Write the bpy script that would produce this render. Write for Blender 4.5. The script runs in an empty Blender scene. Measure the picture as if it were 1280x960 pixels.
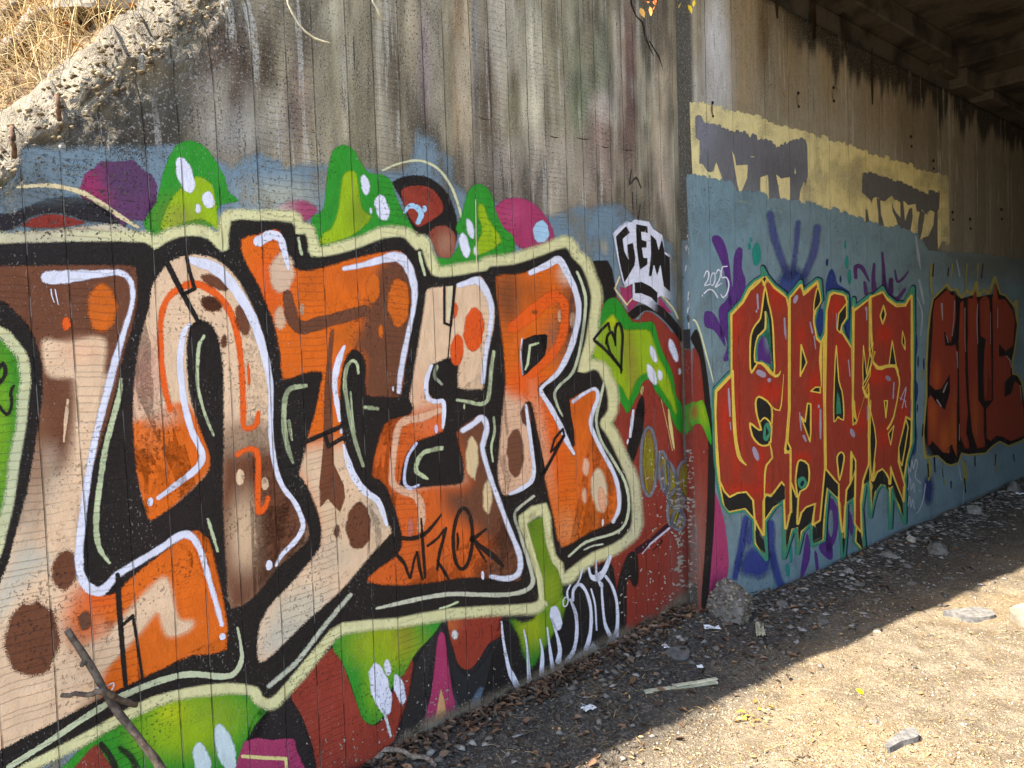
import bpy, bmesh, math, random
import numpy as np
from mathutils import Matrix, Vector, noise as mnoise
from mathutils.geometry import delaunay_2d_cdt
random.seed(7); RNG = np.random.default_rng(7)
S = bpy.context.scene
COL = S.collection
R_ = math.radians

# ---------------------------------------------------------------- camera
FPX, CXP, CYP = 924.0, 640.0, 480.0
PITCH, ROLL, EYE = R_(2.9), R_(2.0), 1.6
fwd = np.array([0, math.cos(PITCH), -math.sin(PITCH)]); rt = np.array([1.0, 0, 0]); up = np.cross(rt, fwd)
RT = rt*math.cos(ROLL) - up*math.sin(ROLL); UP = up*math.cos(ROLL) + rt*math.sin(ROLL)
CAMO = np.array([0, 0, EYE])
cam = bpy.data.cameras.new('camera'); camo = bpy.data.objects.new('camera', cam); COL.objects.link(camo)
cam.sensor_fit = 'HORIZONTAL'; cam.sensor_width = 36; cam.lens = FPX/1280*36; cam.clip_start = 0.05; cam.clip_end = 800
M = Matrix.Identity(4)
for i in range(3):
    M[i][0], M[i][1], M[i][2], M[i][3] = RT[i], UP[i], -fwd[i], CAMO[i]
camo.matrix_world = M
S.camera = camo
S.render.resolution_x, S.render.resolution_y = 1024, 768

# ---------------------------------------------------------------- frames of the two walls
def frame(deg):
    t = R_(deg)
    return np.array([math.sin(t), math.cos(t), 0]), np.array([math.cos(t), -math.sin(t), 0])
DW, NW = frame(46.0)
DA, NA = frame(50.0)
PA = np.array([1.0435, 4.0576, 0.0])
PROUD = 0.12
PW = PA - PROUD*NA

# ---------------------------------------------------------------- sun, sky, exposure
SUN_A, SUN_B = 0.70, 0.235
ldir = SUN_A*DW + SUN_B*NW + np.array([0, 0, -1.0]); ldir /= np.linalg.norm(ldir)
tosun = -ldir
elev = math.asin(tosun[2]); rot = math.atan2(tosun[0], tosun[1])
w = bpy.data.worlds.new('World'); S.world = w; w.use_nodes = True
nt = w.node_tree; bg = nt.nodes['Background']
sky = nt.nodes.new('ShaderNodeTexSky'); sky.sky_type = 'NISHITA'; sky.sun_disc = False
sky.sun_elevation = elev; sky.sun_rotation = rot; sky.air_density = 1.0; sky.dust_density = 1.2; sky.ozone_density = 1.0
nt.links.new(sky.outputs[0], bg.inputs[0]); bg.inputs[1].default_value = 0.15
sl = bpy.data.lights.new('sun', 'SUN'); sl.energy = 4.4; sl.angle = R_(0.5); sl.color = (1.0, 0.93, 0.82)
so = bpy.data.objects.new('sun', sl); COL.objects.link(so)
so.rotation_euler = Vector(ldir).to_track_quat('-Z', 'Y').to_euler()
so.location = (-4, -2, 12)
S.view_settings.view_transform = 'Standard'; S.view_settings.look = 'None'
S.view_settings.exposure = 1.95; S.view_settings.gamma = 1.0; S.view_settings.use_curve_mapping = False
S.render.engine = 'CYCLES'
S.cycles.transparent_max_bounces = 32
S.cycles.max_bounces = 6; S.cycles.diffuse_bounces = 4

# ---------------------------------------------------------------- helpers
def lin(c):
    c = np.asarray(c, float)/255.0
    return np.where(c <= 0.04045, c/12.92, ((c+0.055)/1.055)**2.4)
def rays(px):
    px = np.asarray(px, float)
    return fwd + np.outer((px[:, 0]-CXP)/FPX, RT) - np.outer((px[:, 1]-CYP)/FPX, UP)
def to_plane(px, P0, n):
    d = rays(px); t = ((P0-CAMO) @ n)/(d @ n)
    return CAMO + d*t[:, None]
def wing_uv(px):
    h = to_plane(px, PW, NW) - PW
    return np.stack([h @ DW, h[:, 2]], 1)
def abut_uv(px):
    h = to_plane(px, PA, NA) - PA
    return np.stack([h @ DA, h[:, 2]], 1)
def ret_uv(px):
    h = to_plane(px, PA, DA) - PA          # return face of the abutment: local x is depth behind its front
    return np.stack([h @ NA, h[:, 2]], 1)
def ground_pt(x, y, z=0.0):
    return to_plane([(x, y)], np.array([0, 0, z]), np.array([0, 0, 1.0]))[0]
def P(s):
    return [tuple(float(v) for v in t.split(',')) for t in s.split()]

def tag(o, label=None, cat=None, group=None, kind=None):
    if label: o['label'] = label
    if cat: o['category'] = cat
    if group: o['group'] = group
    if kind: o['kind'] = kind
    return o
def mesh_obj(name, verts, faces, mat=None, parent=None, smooth=False):
    me = bpy.data.meshes.new(name); me.from_pydata([tuple(map(float, v)) for v in verts], [], [tuple(map(int, f)) for f in faces])
    me.update()
    if smooth: me.polygons.foreach_set('use_smooth', [True]*len(me.polygons))
    o = bpy.data.objects.new(name, me); COL.objects.link(o)
    if mat: me.materials.append(mat)
    if parent: o.parent = parent
    return o
def np_mesh(name, V, F, mat=None, parent=None, smooth=False):
    me = bpy.data.meshes.new(name); V = np.asarray(V, np.float32); F = np.asarray(F, np.int32); k = F.shape[1]
    me.vertices.add(len(V)); me.vertices.foreach_set('co', V.ravel())
    me.loops.add(F.size); me.loops.foreach_set('vertex_index', F.ravel())
    me.polygons.add(len(F)); me.polygons.foreach_set('loop_start', np.arange(len(F), dtype=np.int32)*k)
    me.update(calc_edges=True); me.validate()
    if smooth: me.polygons.foreach_set('use_smooth', [True]*len(me.polygons))
    o = bpy.data.objects.new(name, me); COL.objects.link(o)
    if mat: me.materials.append(mat)
    if parent: o.parent = parent
    return o
def set_col(o, rgba):
    a = o.data.color_attributes.new('Col', 'FLOAT_COLOR', 'POINT')
    a.data.foreach_set('color', np.asarray(rgba, np.float32).ravel())

# ---------------------------------------------------------------- node helpers
class NT:
    def __init__(s, name):
        s.m = bpy.data.materials.new(name); s.m.use_nodes = True; s.t = s.m.node_tree; s.t.nodes.clear()
        s.out = s.n('ShaderNodeOutputMaterial')
    def n(s, typ, **kw):
        nd = s.t.nodes.new(typ)
        for k, v in kw.items(): setattr(nd, k, v)
        return nd
    def put(s, sock, v):
        if v is None: return
        if hasattr(v, 'is_output'): s.t.links.new(v, sock)
        else: sock.default_value = v
    def math(s, op, a, b=None, c=None, clamp=False):
        nd = s.n('ShaderNodeMath', operation=op, use_clamp=clamp)
        for i, v in enumerate((a, b, c)): s.put(nd.inputs[i], v)
        return nd.outputs[0]
    def ramp(s, v, lo, hi, a=0.0, b=1.0):
        nd = s.n('ShaderNodeMapRange', interpolation_type='SMOOTHSTEP')
        for i, x in enumerate((v, lo, hi, a, b)): s.put(nd.inputs[i], x)
        return nd.outputs[0]
    def mix(s, f, a, b, mode='MIX'):
        nd = s.n('ShaderNodeMix', data_type='RGBA', blend_type=mode)
        s.put(nd.inputs[0], f); s.put(nd.inputs[6], a); s.put(nd.inputs[7], b)
        return nd.outputs[2]
    def noise(s, vec, scale, detail=4, rough=0.55, dist=0.0):
        nd = s.n('ShaderNodeTexNoise'); s.put(nd.inputs['Vector'], vec)
        nd.inputs['Scale'].default_value = scale; nd.inputs['Detail'].default_value = detail
        nd.inputs['Roughness'].default_value = rough; nd.inputs['Distortion'].default_value = dist
        return nd.outputs[0]
    def scalev(s, vec, sc):
        nd = s.n('ShaderNodeMapping'); s.put(nd.inputs[0], vec); nd.inputs['Scale'].default_value = sc
        return nd.outputs[0]
    def hsv(s, col, h=0.5, sat=1.0, val=1.0):
        nd = s.n('ShaderNodeHueSaturation'); s.put(nd.inputs['Color'], col)
        s.put(nd.inputs['Hue'], h); s.put(nd.inputs['Saturation'], sat); s.put(nd.inputs['Value'], val)
        return nd.outputs[0]
    def bump(s, height, strength, dist):
        nd = s.n('ShaderNodeBump'); nd.inputs['Strength'].default_value = strength; nd.inputs['Distance'].default_value = dist
        s.put(nd.inputs['Height'], height); return nd.outputs[0]
    def bsdf(s, col, rough=0.85, normal=None, spec=0.3):
        nd = s.n('ShaderNodeBsdfPrincipled'); s.put(nd.inputs['Base Color'], col); s.put(nd.inputs['Roughness'], rough)
        nd.inputs['Specular IOR Level'].default_value = spec
        if normal: s.put(nd.inputs['Normal'], normal)
        return nd.outputs[0]
    def surf(s, sh): s.t.links.new(sh, s.out.inputs[0]); return s.m

def wall_relief(T, board, saw, offset):
    """formwork: irregular vertical boards (1D Voronoi across the wall), saw marks across each board, pits, grain"""
    tc = T.n('ShaderNodeTexCoord').outputs['Object']
    sx = T.n('ShaderNodeSeparateXYZ'); T.put(sx.inputs[0], tc); u, v = sx.outputs[0], sx.outputs[2]
    low = T.noise(tc, 3.6, 2)
    wob = T.noise(T.scalev(tc, (3, 1, 1.2)), 1.0, 1)
    uu = T.math('ADD', T.math('MULTIPLY', u, 1/board), T.math('ADD', T.math('MULTIPLY', wob, 0.10), offset))
    ed = T.n('ShaderNodeTexVoronoi', voronoi_dimensions='1D', feature='DISTANCE_TO_EDGE'); T.put(ed.inputs['W'], uu); ed.inputs['Scale'].default_value = 1.0
    ed.inputs['Randomness'].default_value = 0.55
    ce = T.n('ShaderNodeTexVoronoi', voronoi_dimensions='1D', feature='F1'); T.put(ce.inputs['W'], uu); ce.inputs['Scale'].default_value = 1.0
    ce.inputs['Randomness'].default_value = 0.55
    bsep = T.n('ShaderNodeSeparateColor'); T.put(bsep.inputs[0], ce.outputs['Color'])
    brnd, brnd2 = bsep.outputs[0], bsep.outputs[1]
    dist = T.math('MULTIPLY', ed.outputs['Distance'], board)          # metres from the nearest joint
    groove = T.ramp(dist, 0.0005, 0.0030, 1.0, 0.0)
    keep = T.ramp(T.noise(T.scalev(tc, (3, 1, 7)), 1.5, 1), 0.36, 0.58)
    gsel = T.math('MULTIPLY', groove, T.math('ADD', 0.2, T.math('MULTIPLY', keep, 0.8)))
    med = T.noise(T.scalev(tc, (1, 1, 0.55)), 22, 3, 0.65)
    # saw marks: thin cracks running across every board at irregular heights
    vv = T.math('ADD', T.math('MULTIPLY', v, 42.0), T.math('ADD', T.math('MULTIPLY', brnd, 37.0), T.math('ADD', T.math('MULTIPLY', wob, 2.2), T.math('MULTIPLY', med, 0.5))))
    sw = T.n('ShaderNodeTexVoronoi', voronoi_dimensions='1D', feature='DISTANCE_TO_EDGE'); T.put(sw.inputs['W'], vv); sw.inputs['Scale'].default_value = 1.0
    sawm = T.ramp(sw.outputs['Distance'], 0.0, 0.11, 1.0, 0.0)
    sawk = T.math('MULTIPLY', sawm, T.ramp(T.math('ADD', brnd2, T.math('ADD', low, med)), 1.30, 1.85))
    grain = T.noise(tc, 150, 2, 0.75)
    pits = T.math('MULTIPLY', T.ramp(T.noise(tc, 110, 1, 0.6), 0.63, 0.70), T.ramp(low, 0.45, 0.62))
    h = T.math('ADD', T.math('MULTIPLY', grain, 0.30), T.math('MULTIPLY', med, 0.8))
    h = T.math('SUBTRACT', h, T.math('MULTIPLY', gsel, 1.6))
    h = T.math('SUBTRACT', h, T.math('MULTIPLY', sawk, 0.24*saw))
    h = T.math('SUBTRACT', h, T.math('MULTIPLY', pits, 0.9))
    h = T.math('ADD', h, T.math('MULTIPLY', brnd, 0.5))
    nrm = T.bump(h, 0.85, 0.009)
    return dict(tc=tc, u=u, v=v, gsel=gsel, saw=sawk, grain=grain, med=med, pits=pits, brnd=brnd, brnd2=brnd2, nrm=nrm, low=low)

def paint_material(name, board, saw, offset):
    T = NT(name); r = wall_relief(T, board, saw, offset)
    at = T.n('ShaderNodeAttribute', attribute_name='Col')
    col = at.outputs['Color']; al = at.outputs['Alpha']
    big = r['low']
    val = T.math('ADD', 0.58, T.math('ADD', T.math('MULTIPLY', r['med'], 0.44), T.math('ADD', T.math('MULTIPLY', big, 0.20), T.math('MULTIPLY', r['grain'], 0.20))))
    col = T.hsv(col, 0.5, 0.99, val)
    # roller / spray mottling lets a little of the ground through
    col = T.mix(T.math('MULTIPLY', T.ramp(r['grain'], 0.58, 0.78), 0.16), col, (0.16, 0.145, 0.125, 1))
    dirt = T.mix(T.ramp(T.noise(r['tc'], 9, 0), 0.50, 0.56), (0.03, 0.027, 0.024, 1), (0.42, 0.40, 0.36, 1))
    col = T.mix(T.math('MULTIPLY', r['gsel'], 0.40), col, dirt)
    col = T.mix(T.math('MULTIPLY', r['saw'], 0.18*saw), col, (0.06, 0.05, 0.045, 1))
    col = T.mix(T.math('MULTIPLY', r['pits'], 0.5), col, (0.045, 0.04, 0.036, 1))
    fl = T.math('MULTIPLY', T.ramp(T.noise(T.scalev(r['tc'], (1.2, 1, 0.8)), 150, 1, 0.65), 0.66, 0.72), T.ramp(r['low'], 0.52, 0.36))
    col = T.mix(T.math('MULTIPLY', fl, 0.5), col, (0.40, 0.385, 0.35, 1))
    sh = T.bsdf(col, T.math('ADD', 0.58, T.math('MULTIPLY', r['med'], 0.3)), r['nrm'], 0.18)
    # feathered spray edge, broken into droplets
    edge = T.noise(r['tc'], 420, 0, 0.6)
    a = T.math('MULTIPLY_ADD', T.math('SUBTRACT', al, T.ramp(edge, 0.3, 0.7, 0.0, 0.62)), 2.6, 0.0, clamp=True)
    full = T.ramp(al, 0.90, 0.985)
    a = T.math('MAXIMUM', a, full)
    mx = T.n('ShaderNodeMixShader'); tr = T.n('ShaderNodeBsdfTransparent')
    T.put(mx.inputs[0], a); T.put(mx.inputs[1], tr.outputs[0]); T.put(mx.inputs[2], sh)
    return T.surf(mx.outputs[0])

def concrete_material(name, board, saw, offset, streak=1.0):
    T = NT(name); r = wall_relief(T, board, saw, offset); tc = r['tc']
    at = T.n('ShaderNodeAttribute', attribute_name='Col'); col = at.outputs['Color']
    st = T.noise(T.scalev(tc, (30, 6, 1.5)), 1.0, 5, 0.74)
    run = T.noise(T.scalev(tc, (15, 3, 0.8)), 1.0, 5, 0.72)
    patch = r['low']
    col = T.hsv(col, 0.5, T.math('ADD', 0.66, T.math('MULTIPLY', run, 0.5)), T.math('ADD', 0.38, T.math('ADD', T.math('MULTIPLY', st, 0.95*streak), T.math('MULTIPLY', r['med'], 0.60))))
    col = T.mix(T.math('MULTIPLY', r['brnd'], 0.55), col, T.mix(1.0, col, (0.60, 0.58, 0.50, 1), 'MULTIPLY'))
    # pale lime runs with sharp edges, then black mould in patches, then dark and light grit
    lime = T.math('MULTIPLY', T.ramp(run, 0.555, 0.60), T.ramp(T.math('ADD', patch, T.math('MULTIPLY', r['brnd2'], 0.25)), 0.50, 0.70))
    col = T.mix(T.math('MULTIPLY', T.math('MULTIPLY', lime, T.ramp(r['grain'], 0.36, 0.56)), 0.75*streak), col, (0.56, 0.53, 0.46, 1))
    mould = T.math('MULTIPLY', T.ramp(T.math('ADD', T.math('MULTIPLY', st, 0.55), T.math('MULTIPLY', r['grain'], 0.45)), 0.515, 0.585), T.ramp(T.math('ADD', run, T.math('MULTIPLY', patch, 0.6)), 0.86, 0.72))
    col = T.mix(T.math('MULTIPLY', mould, 0.8*streak), col, (0.040, 0.036, 0.030, 1))
    spk = T.ramp(r['grain'], 0.57, 0.66)
    col = T.mix(T.math('MULTIPLY', spk, 0.55), col, (0.045, 0.041, 0.036, 1))
    lt = T.ramp(T.noise(tc, 120, 1, 0.7), 0.58, 0.68)
    col = T.mix(T.math('MULTIPLY', lt, 0.40), col, (0.50, 0.47, 0.41, 1))
    col = T.mix(T.math('MULTIPLY', r['gsel'], 0.36), col, (0.035, 0.031, 0.026, 1))
    col = T.mix(T.math('MULTIPLY', r['saw'], 0.12*saw), col, (0.05, 0.043, 0.036, 1))
    col = T.mix(T.math('MULTIPLY', r['pits'], 0.8), col, (0.03, 0.026, 0.022, 1))
    return T.surf(T.bsdf(col, 0.92, r['nrm'], 0.2))

MAT_WING = concrete_material('board_formed_concrete', 0.115, 1.0, 0.0)
MAT_WINGP = paint_material('spray_paint_on_boards', 0.115, 1.0, 0.0)
MAT_ABUT = concrete_material('abutment_concrete', 0.27, 0.12, 3.3, 0.75)
MAT_ABUTP = paint_material('spray_paint_on_abutment', 0.27, 0.12, 3.3)

# ---------------------------------------------------------------- flat paint as real sheets
def smooth_closed(pts, n):
    pts = np.asarray(pts, float); m = len(pts); out = []
    for i in range(m):
        p0, p1, p2, p3 = pts[i-1], pts[i], pts[(i+1) % m], pts[(i+2) % m]
        for k in range(n):
            t = k/n
            out.append(0.5*((2*p1) + (-p0+p2)*t + (2*p0-5*p1+4*p2-p3)*t*t + (-p0+3*p1-3*p2+p3)*t**3))
    return np.array(out)
def smooth_open(pts, n):
    pts = np.asarray(pts, float)
    if len(pts) < 3: return pts
    e = np.vstack([2*pts[0]-pts[1], pts, 2*pts[-1]-pts[-2]]); out = []
    for i in range(1, len(e)-2):
        p0, p1, p2, p3 = e[i-1], e[i], e[i+1], e[i+2]
        for k in range(n):
            t = k/n
            out.append(0.5*((2*p1) + (-p0+p2)*t + (2*p0-5*p1+4*p2-p3)*t*t + (-p0+3*p1-3*p2+p3)*t**3))
    out.append(e[-2]); return np.array(out)
def seg_dist(Q, A, B):
    """distance and parameter from every Q to every segment; returns (n,m)"""
    AB = B-A; L = np.maximum((AB**2).sum(1), 1e-9)
    t = np.clip(((Q[:, None, :]-A[None])*AB[None]).sum(2)/L[None], 0, 1)
    D = Q[:, None, :]-(A[None]+t[..., None]*AB[None])
    return np.sqrt((D**2).sum(2)), t
def poly_area(p):
    x, y = p[:, 0], p[:, 1]; return 0.5*np.sum(x*np.roll(y, -1)-np.roll(x, -1)*y)
def inside(Q, poly):
    x, y = Q[:, 0], Q[:, 1]; c = np.zeros(len(Q), bool); n = len(poly)
    for i in range(n):
        x1, y1 = poly[i]; x2, y2 = poly[(i+1) % n]
        if y1 == y2: continue
        k = ((y1 > y) != (y2 > y)) & (x < (x2-x1)*(y-y1)/(y2-y1)+x1); c ^= k
    return c
def ell(cx, cy, rx, ry, rot=0, n=22):
    t = np.linspace(0, 2*np.pi, n, endpoint=False); c, s = math.cos(R_(rot)), math.sin(R_(rot))
    x, y = rx*np.cos(t), ry*np.sin(t)
    return np.stack([cx+c*x-s*y, cy+s*x+c*y], 1)
def wobble(p, amp):
    if amp <= 0: return p
    k = np.arange(len(p)); ph = RNG.random(4)*6.28
    q = p.copy()
    q[:, 0] += amp*(0.6*np.sin(p[:, 1]*0.31+ph[0])+0.4*np.sin(p[:, 1]*0.9+ph[1]))
    q[:, 1] += amp*(0.6*np.sin(p[:, 0]*0.27+ph[2])+0.4*np.sin(p[:, 0]*0.8+ph[3]))
    return q

def fbm(x, y, z=0.0, o=4):
    return mnoise.fractal(Vector((x, y, z)), 1.0, 2.0, o)
class Wall:
    def __init__(s, obj, uv, mat): s.obj, s.uv, s.mat = obj, uv, mat
LAYER = 0.0006
def sheet(wall, name, layer, col, faces, insets, sdf, feather, dabs=(), grid=0, parent=None, label=None, worn=0.0):
    """faces: outlines in photo pixels (projected on the wall); sdf(Q) = pixels inside the outline"""
    V, Fc, E = [], [], []
    for f in faces:
        b = len(V); V += [tuple(p) for p in f]; Fc.append(list(range(b, b+len(f))))
    for f in insets:
        b = len(V); V += [tuple(p) for p in f]; n = len(f); E += [(b+i, b+(i+1) % n) for i in range(n)]
    if grid:
        A = np.array(V); lo, hi = A.min(0), A.max(0)
        gx, gy = np.meshgrid(np.arange(lo[0], hi[0], grid), np.arange(lo[1], hi[1], grid))
        G = np.stack([gx.ravel(), gy.ravel()], 1) + (RNG.random((gx.size, 2))-0.5)*grid*0.3
        G = G[sdf(G) > max(feather, 0.6)*0.4]
        V += [tuple(p) for p in G]
    r = delaunay_2d_cdt([Vector(p) for p in V], E, Fc, 1, 1e-4, False)
    Q = np.array([(p.x, p.y) for p in r[0]]); T = np.array([f[:3] for f in r[2]], int)
    use = np.unique(T); mp = -np.ones(len(Q), int); mp[use] = np.arange(len(use)); Q = Q[use]; T = mp[T]
    a = T; v1 = Q[a[:, 1]]-Q[a[:, 0]]; v2 = Q[a[:, 2]]-Q[a[:, 0]]
    fl = (v1[:, 0]*v2[:, 1]-v1[:, 1]*v2[:, 0]) > 0
    T[fl] = T[fl][:, ::-1]
    uv = wall.uv(Q)
    Vw = np.stack([uv[:, 0], np.full(len(uv), -LAYER*layer), uv[:, 1]], 1)
    if wall.uv is ret_uv: Vw = np.stack([np.full(len(uv), -LAYER*layer), -uv[:, 0], uv[:, 1]], 1)
    o = np_mesh(name, Vw, T, wall.mat, parent or wall.obj)
    c = np.tile(lin(col), (len(Q), 1))
    for dab in dabs:
        shp, dc, ft = dab[:3]; k = dab[3] if len(dab) > 3 else 1.0
        shp = np.asarray(shp, float)
        if shp.ndim == 1:
            cx, cy, rx, ry = shp[:4]; ro = R_(shp[4]) if len(shp) > 4 else 0
            x, y = Q[:, 0]-cx, Q[:, 1]-cy; X = x*math.cos(ro)+y*math.sin(ro); Y = -x*math.sin(ro)+y*math.cos(ro)
            rr = np.sqrt((X/rx)**2+(Y/ry)**2); d = (1-rr)*min(rx, ry)
        elif shp.shape[1] == 3:
            d = stroke_sdf(shp)(Q)
        else:
            shp = smooth_closed(shp, 3); dd, _ = seg_dist(Q, shp, np.roll(shp, -1, 0)); d = dd.min(1)*np.where(inside(Q, shp), 1, -1)
        wgt = np.clip(d/ft*0.5+0.5, 0, 1); wgt = (wgt*wgt*(3-2*wgt))*k
        c = c*(1-wgt[:, None]) + lin(dc)*wgt[:, None]
    al = np.ones(len(Q)) if feather <= 0 else np.clip(sdf(Q)/feather, 0, 1)
    if worn > 0:
        wn = np.array([fbm(x*0.035, y*0.020, 4)+0.6*fbm(x*0.12, y*0.05, 8) for x, y in Q])
        al = np.minimum(al, np.clip(1.0-worn*np.clip(wn+0.25, 0, 1), 0.12, 1))
    set_col(o, np.concatenate([c, al[:, None]], 1))
    if label: o['label'] = label
    return o
def fill(wall, name, layer, col, pts, feather=1.6, smooth=3, dabs=(), grid=0, parent=None, label=None, wob=0.0, worn=0.0):
    p = P(pts) if isinstance(pts, str) else pts
    p = np.asarray(p, float)
    if smooth > 1: p = smooth_closed(p, smooth)
    p = wobble(p, wob)
    A, B = p, np.roll(p, -1, 0)
    def sdf(Q):
        d = np.full(len(Q), 1e9)
        for i in range(0, len(Q), 4000):
            dd, _ = seg_dist(Q[i:i+4000], A, B); d[i:i+4000] = dd.min(1)
        return d*np.where(inside(Q, p), 1, np.where(d < 1e-3, 0, -1))
    sg = 1 if poly_area(p) > 0 else -1
    t = np.roll(p, -1, 0)-np.roll(p, 1, 0); nn = np.stack([-t[:, 1], t[:, 0]], 1)*sg
    nn /= np.maximum(np.linalg.norm(nn, axis=1), 1e-6)[:, None]
    ins = []
    if feather > 0:
        q = p+nn*feather
        ok = sdf(q) > feather*0.6
        if ok.sum() > 6: ins = [q[ok]]
        if ok.mean() < 0.8 and feather > 0.5: feather *= 0.6; q = p+nn*feather; ok = sdf(q) > feather*0.6; ins = [q[ok]] if ok.sum() > 3 else []
    if grid == 0 and feather > 4: grid = feather*0.6
    ext = p.max(0)-p.min(0)
    if grid == 0 and ext[0]*ext[1] < 9000: grid = max(1.6, math.sqrt(ext[0]*ext[1])/26)
    return sheet(wall, name, layer, col, [p], ins, sdf, feather, dabs, grid, parent, label, worn)
def flecks(wall, name, layer, col, items, parent=None):
    """many tiny flakes of one colour, too small to pick apart: one part"""
    V, F, n = [], [], 6
    for i, (x, y, r, k, a) in enumerate(items):
        uv = wall.uv(ell(x, y, r, r*k, a, n)*1.0+RNG.normal(0, r*.22, (n, 2))); b = len(V)
        V += [((-LAYER*(layer+.0007*i), -p[0], p[1]) if wall.uv is ret_uv else (p[0], -LAYER*(layer+.0007*i), p[1])) for p in uv]; F += [(b, b+j+1, b+j) for j in range(1, n-1)]
    o = np_mesh(name, V, F, wall.mat, parent or wall.obj); set_col(o, np.tile(np.r_[lin(col), 1], (len(V), 1))); o['kind'] = 'stuff'
    return o
def stroke_sdf(s):
    A, B = s[:-1], s[1:]
    def f(Q):
        out = np.full(len(Q), -1e9)
        for i in range(0, len(Q), 4000):
            dd, t = seg_dist(Q[i:i+4000], A[:, :2], B[:, :2])
            r = (A[:, 2][None]*(1-t)+B[:, 2][None]*t)/2
            out[i:i+4000] = (r-dd).max(1)
        return out
    return f
def stroke(wall, name, layer, col, pts, width=None, feather=1.3, smooth=4, parent=None, label=None, closed=False, dabs=()):
    p = P(pts) if isinstance(pts, str) else pts
    p = [tuple(q) if len(q) == 3 else (q[0], q[1], width) for q in p]
    s = np.array(p, float)
    if closed: s = np.vstack([smooth_closed(s, smooth), s[:1]]) if smooth > 1 else np.vstack([s, s[:1]])
    elif smooth > 1: s = smooth_open(s, smooth)
    s[:, 2] = np.maximum(s[:, 2], 1.0)
    s[:, 2] *= 1+0.06*np.sin(np.arange(len(s))*1.7+RNG.random()*6)
    fe = min(feather, s[:, 2].min()*(0.47 if feather >= 4 else 0.35))
    def shapes(red):
        F = []
        for i in range(len(s)):
            r = s[i, 2]/2-red
            if r > 0.15: F.append(ell(s[i, 0], s[i, 1], r, r, 7*i, 10))
        for i in range(len(s)-1):
            a, b = s[i], s[i+1]; d = b[:2]-a[:2]; L = np.linalg.norm(d)
            if L < 1e-4: continue
            n = np.array([-d[1], d[0]])/L; ra, rb = a[2]/2-red, b[2]/2-red
            if ra <= 0.1 or rb <= 0.1: continue
            F.append(np.array([a[:2]+n*ra, b[:2]+n*rb, b[:2]-n*rb, a[:2]-n*ra]))
        return F
    return sheet(wall, name, layer, col, shapes(0), shapes(fe), stroke_sdf(s), fe, dabs, 0, parent, label)
def spot(wall, name, layer, col, cx, cy, rx, ry, rot=0, feather=2.4, parent=None, label=None, dabs=()):
    fe = min(feather, min(rx, ry)*0.8)
    return fill(wall, name, layer, col, ell(cx, cy, rx, ry, rot), fe, 1, dabs, 0, parent, label, wob=min(rx, ry)*0.10)

# colours as they read in open shade
K = (38, 32, 28); BROWN = (116, 70, 46); ORANGE = (230, 106, 8); ORED = (242, 96, 12); PEACH = (238, 200, 160); WHITE = (232, 231, 242)
CREAMG = (206, 214, 166); CREAM = (232, 224, 164); GREEN = (50, 148, 40); LIME = (156, 186, 18); BRICK = (152, 58, 40); MAG = (172, 58, 98)
PURP = (100, 60, 96); BLUE = (120, 139, 149); OLIVE = (128, 128, 30); SKYB = (172, 208, 232)

# ================================================================ THE SETTING
def wmat(P0, d, n):
    m = Matrix.Identity(4)
    for i in range(3):
        m[i][0], m[i][1], m[i][2], m[i][3] = d[i], -n[i], (0, 0, 1)[i], P0[i]
    return m
def wing_xyz(s, p, z): return PW + s*DW + p*NW + np.array([0, 0, z])
def abut_xyz(s, p, z): return PA + s*DA + p*NA + np.array([0, 0, z])
def sst(x, a, b):
    t = np.clip((x-a)/(b-a), 0, 1); return t*t*(3-2*t)
def fbm(x, y, z=0.0, o=4):
    return mnoise.fractal(Vector((x, y, z)), 1.0, 2.0, o)
CREST = 5.0
def edge(s): return np.interp(s, [-40, -4.52, -3.2, -2.6, -1.07, 3], [-6.0, 0.12, 2.09, 2.75, CREST, CREST])

def ground_z(X, Y):
    X = np.asarray(X, float); Y = np.asarray(Y, float)
    s = (X-PW[0])*DW[0]+(Y-PW[1])*DW[1]; p = (X-PW[0])*NW[0]+(Y-PW[1])*NW[1]
    toe = 0.088*(1-sst(p, 0.0, 0.75))*(1-sst(s, -0.1, 0.7))
    sa = (X-PA[0])*DA[0]+(Y-PA[1])*DA[1]; pa = (X-PA[0])*NA[0]+(Y-PA[1])*NA[1]
    toe2 = 0.05*(1-sst(pa, 0.0, 0.6))*sst(sa, 0.0, 0.6)
    return toe+toe2
def ground_zn(x, y):
    r = math.hypot(x-0.6, y-2.6)
    a = 1.0 if r < 9 else max(0.15, 1-(r-9)/20)
    return float(ground_z(x, y)) + a*(0.026*fbm(x*1.1, y*1.1, 3)+0.018*fbm(x*4, y*4, 1)+0.006*fbm(x*14, y*14, 5, 3))

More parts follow.
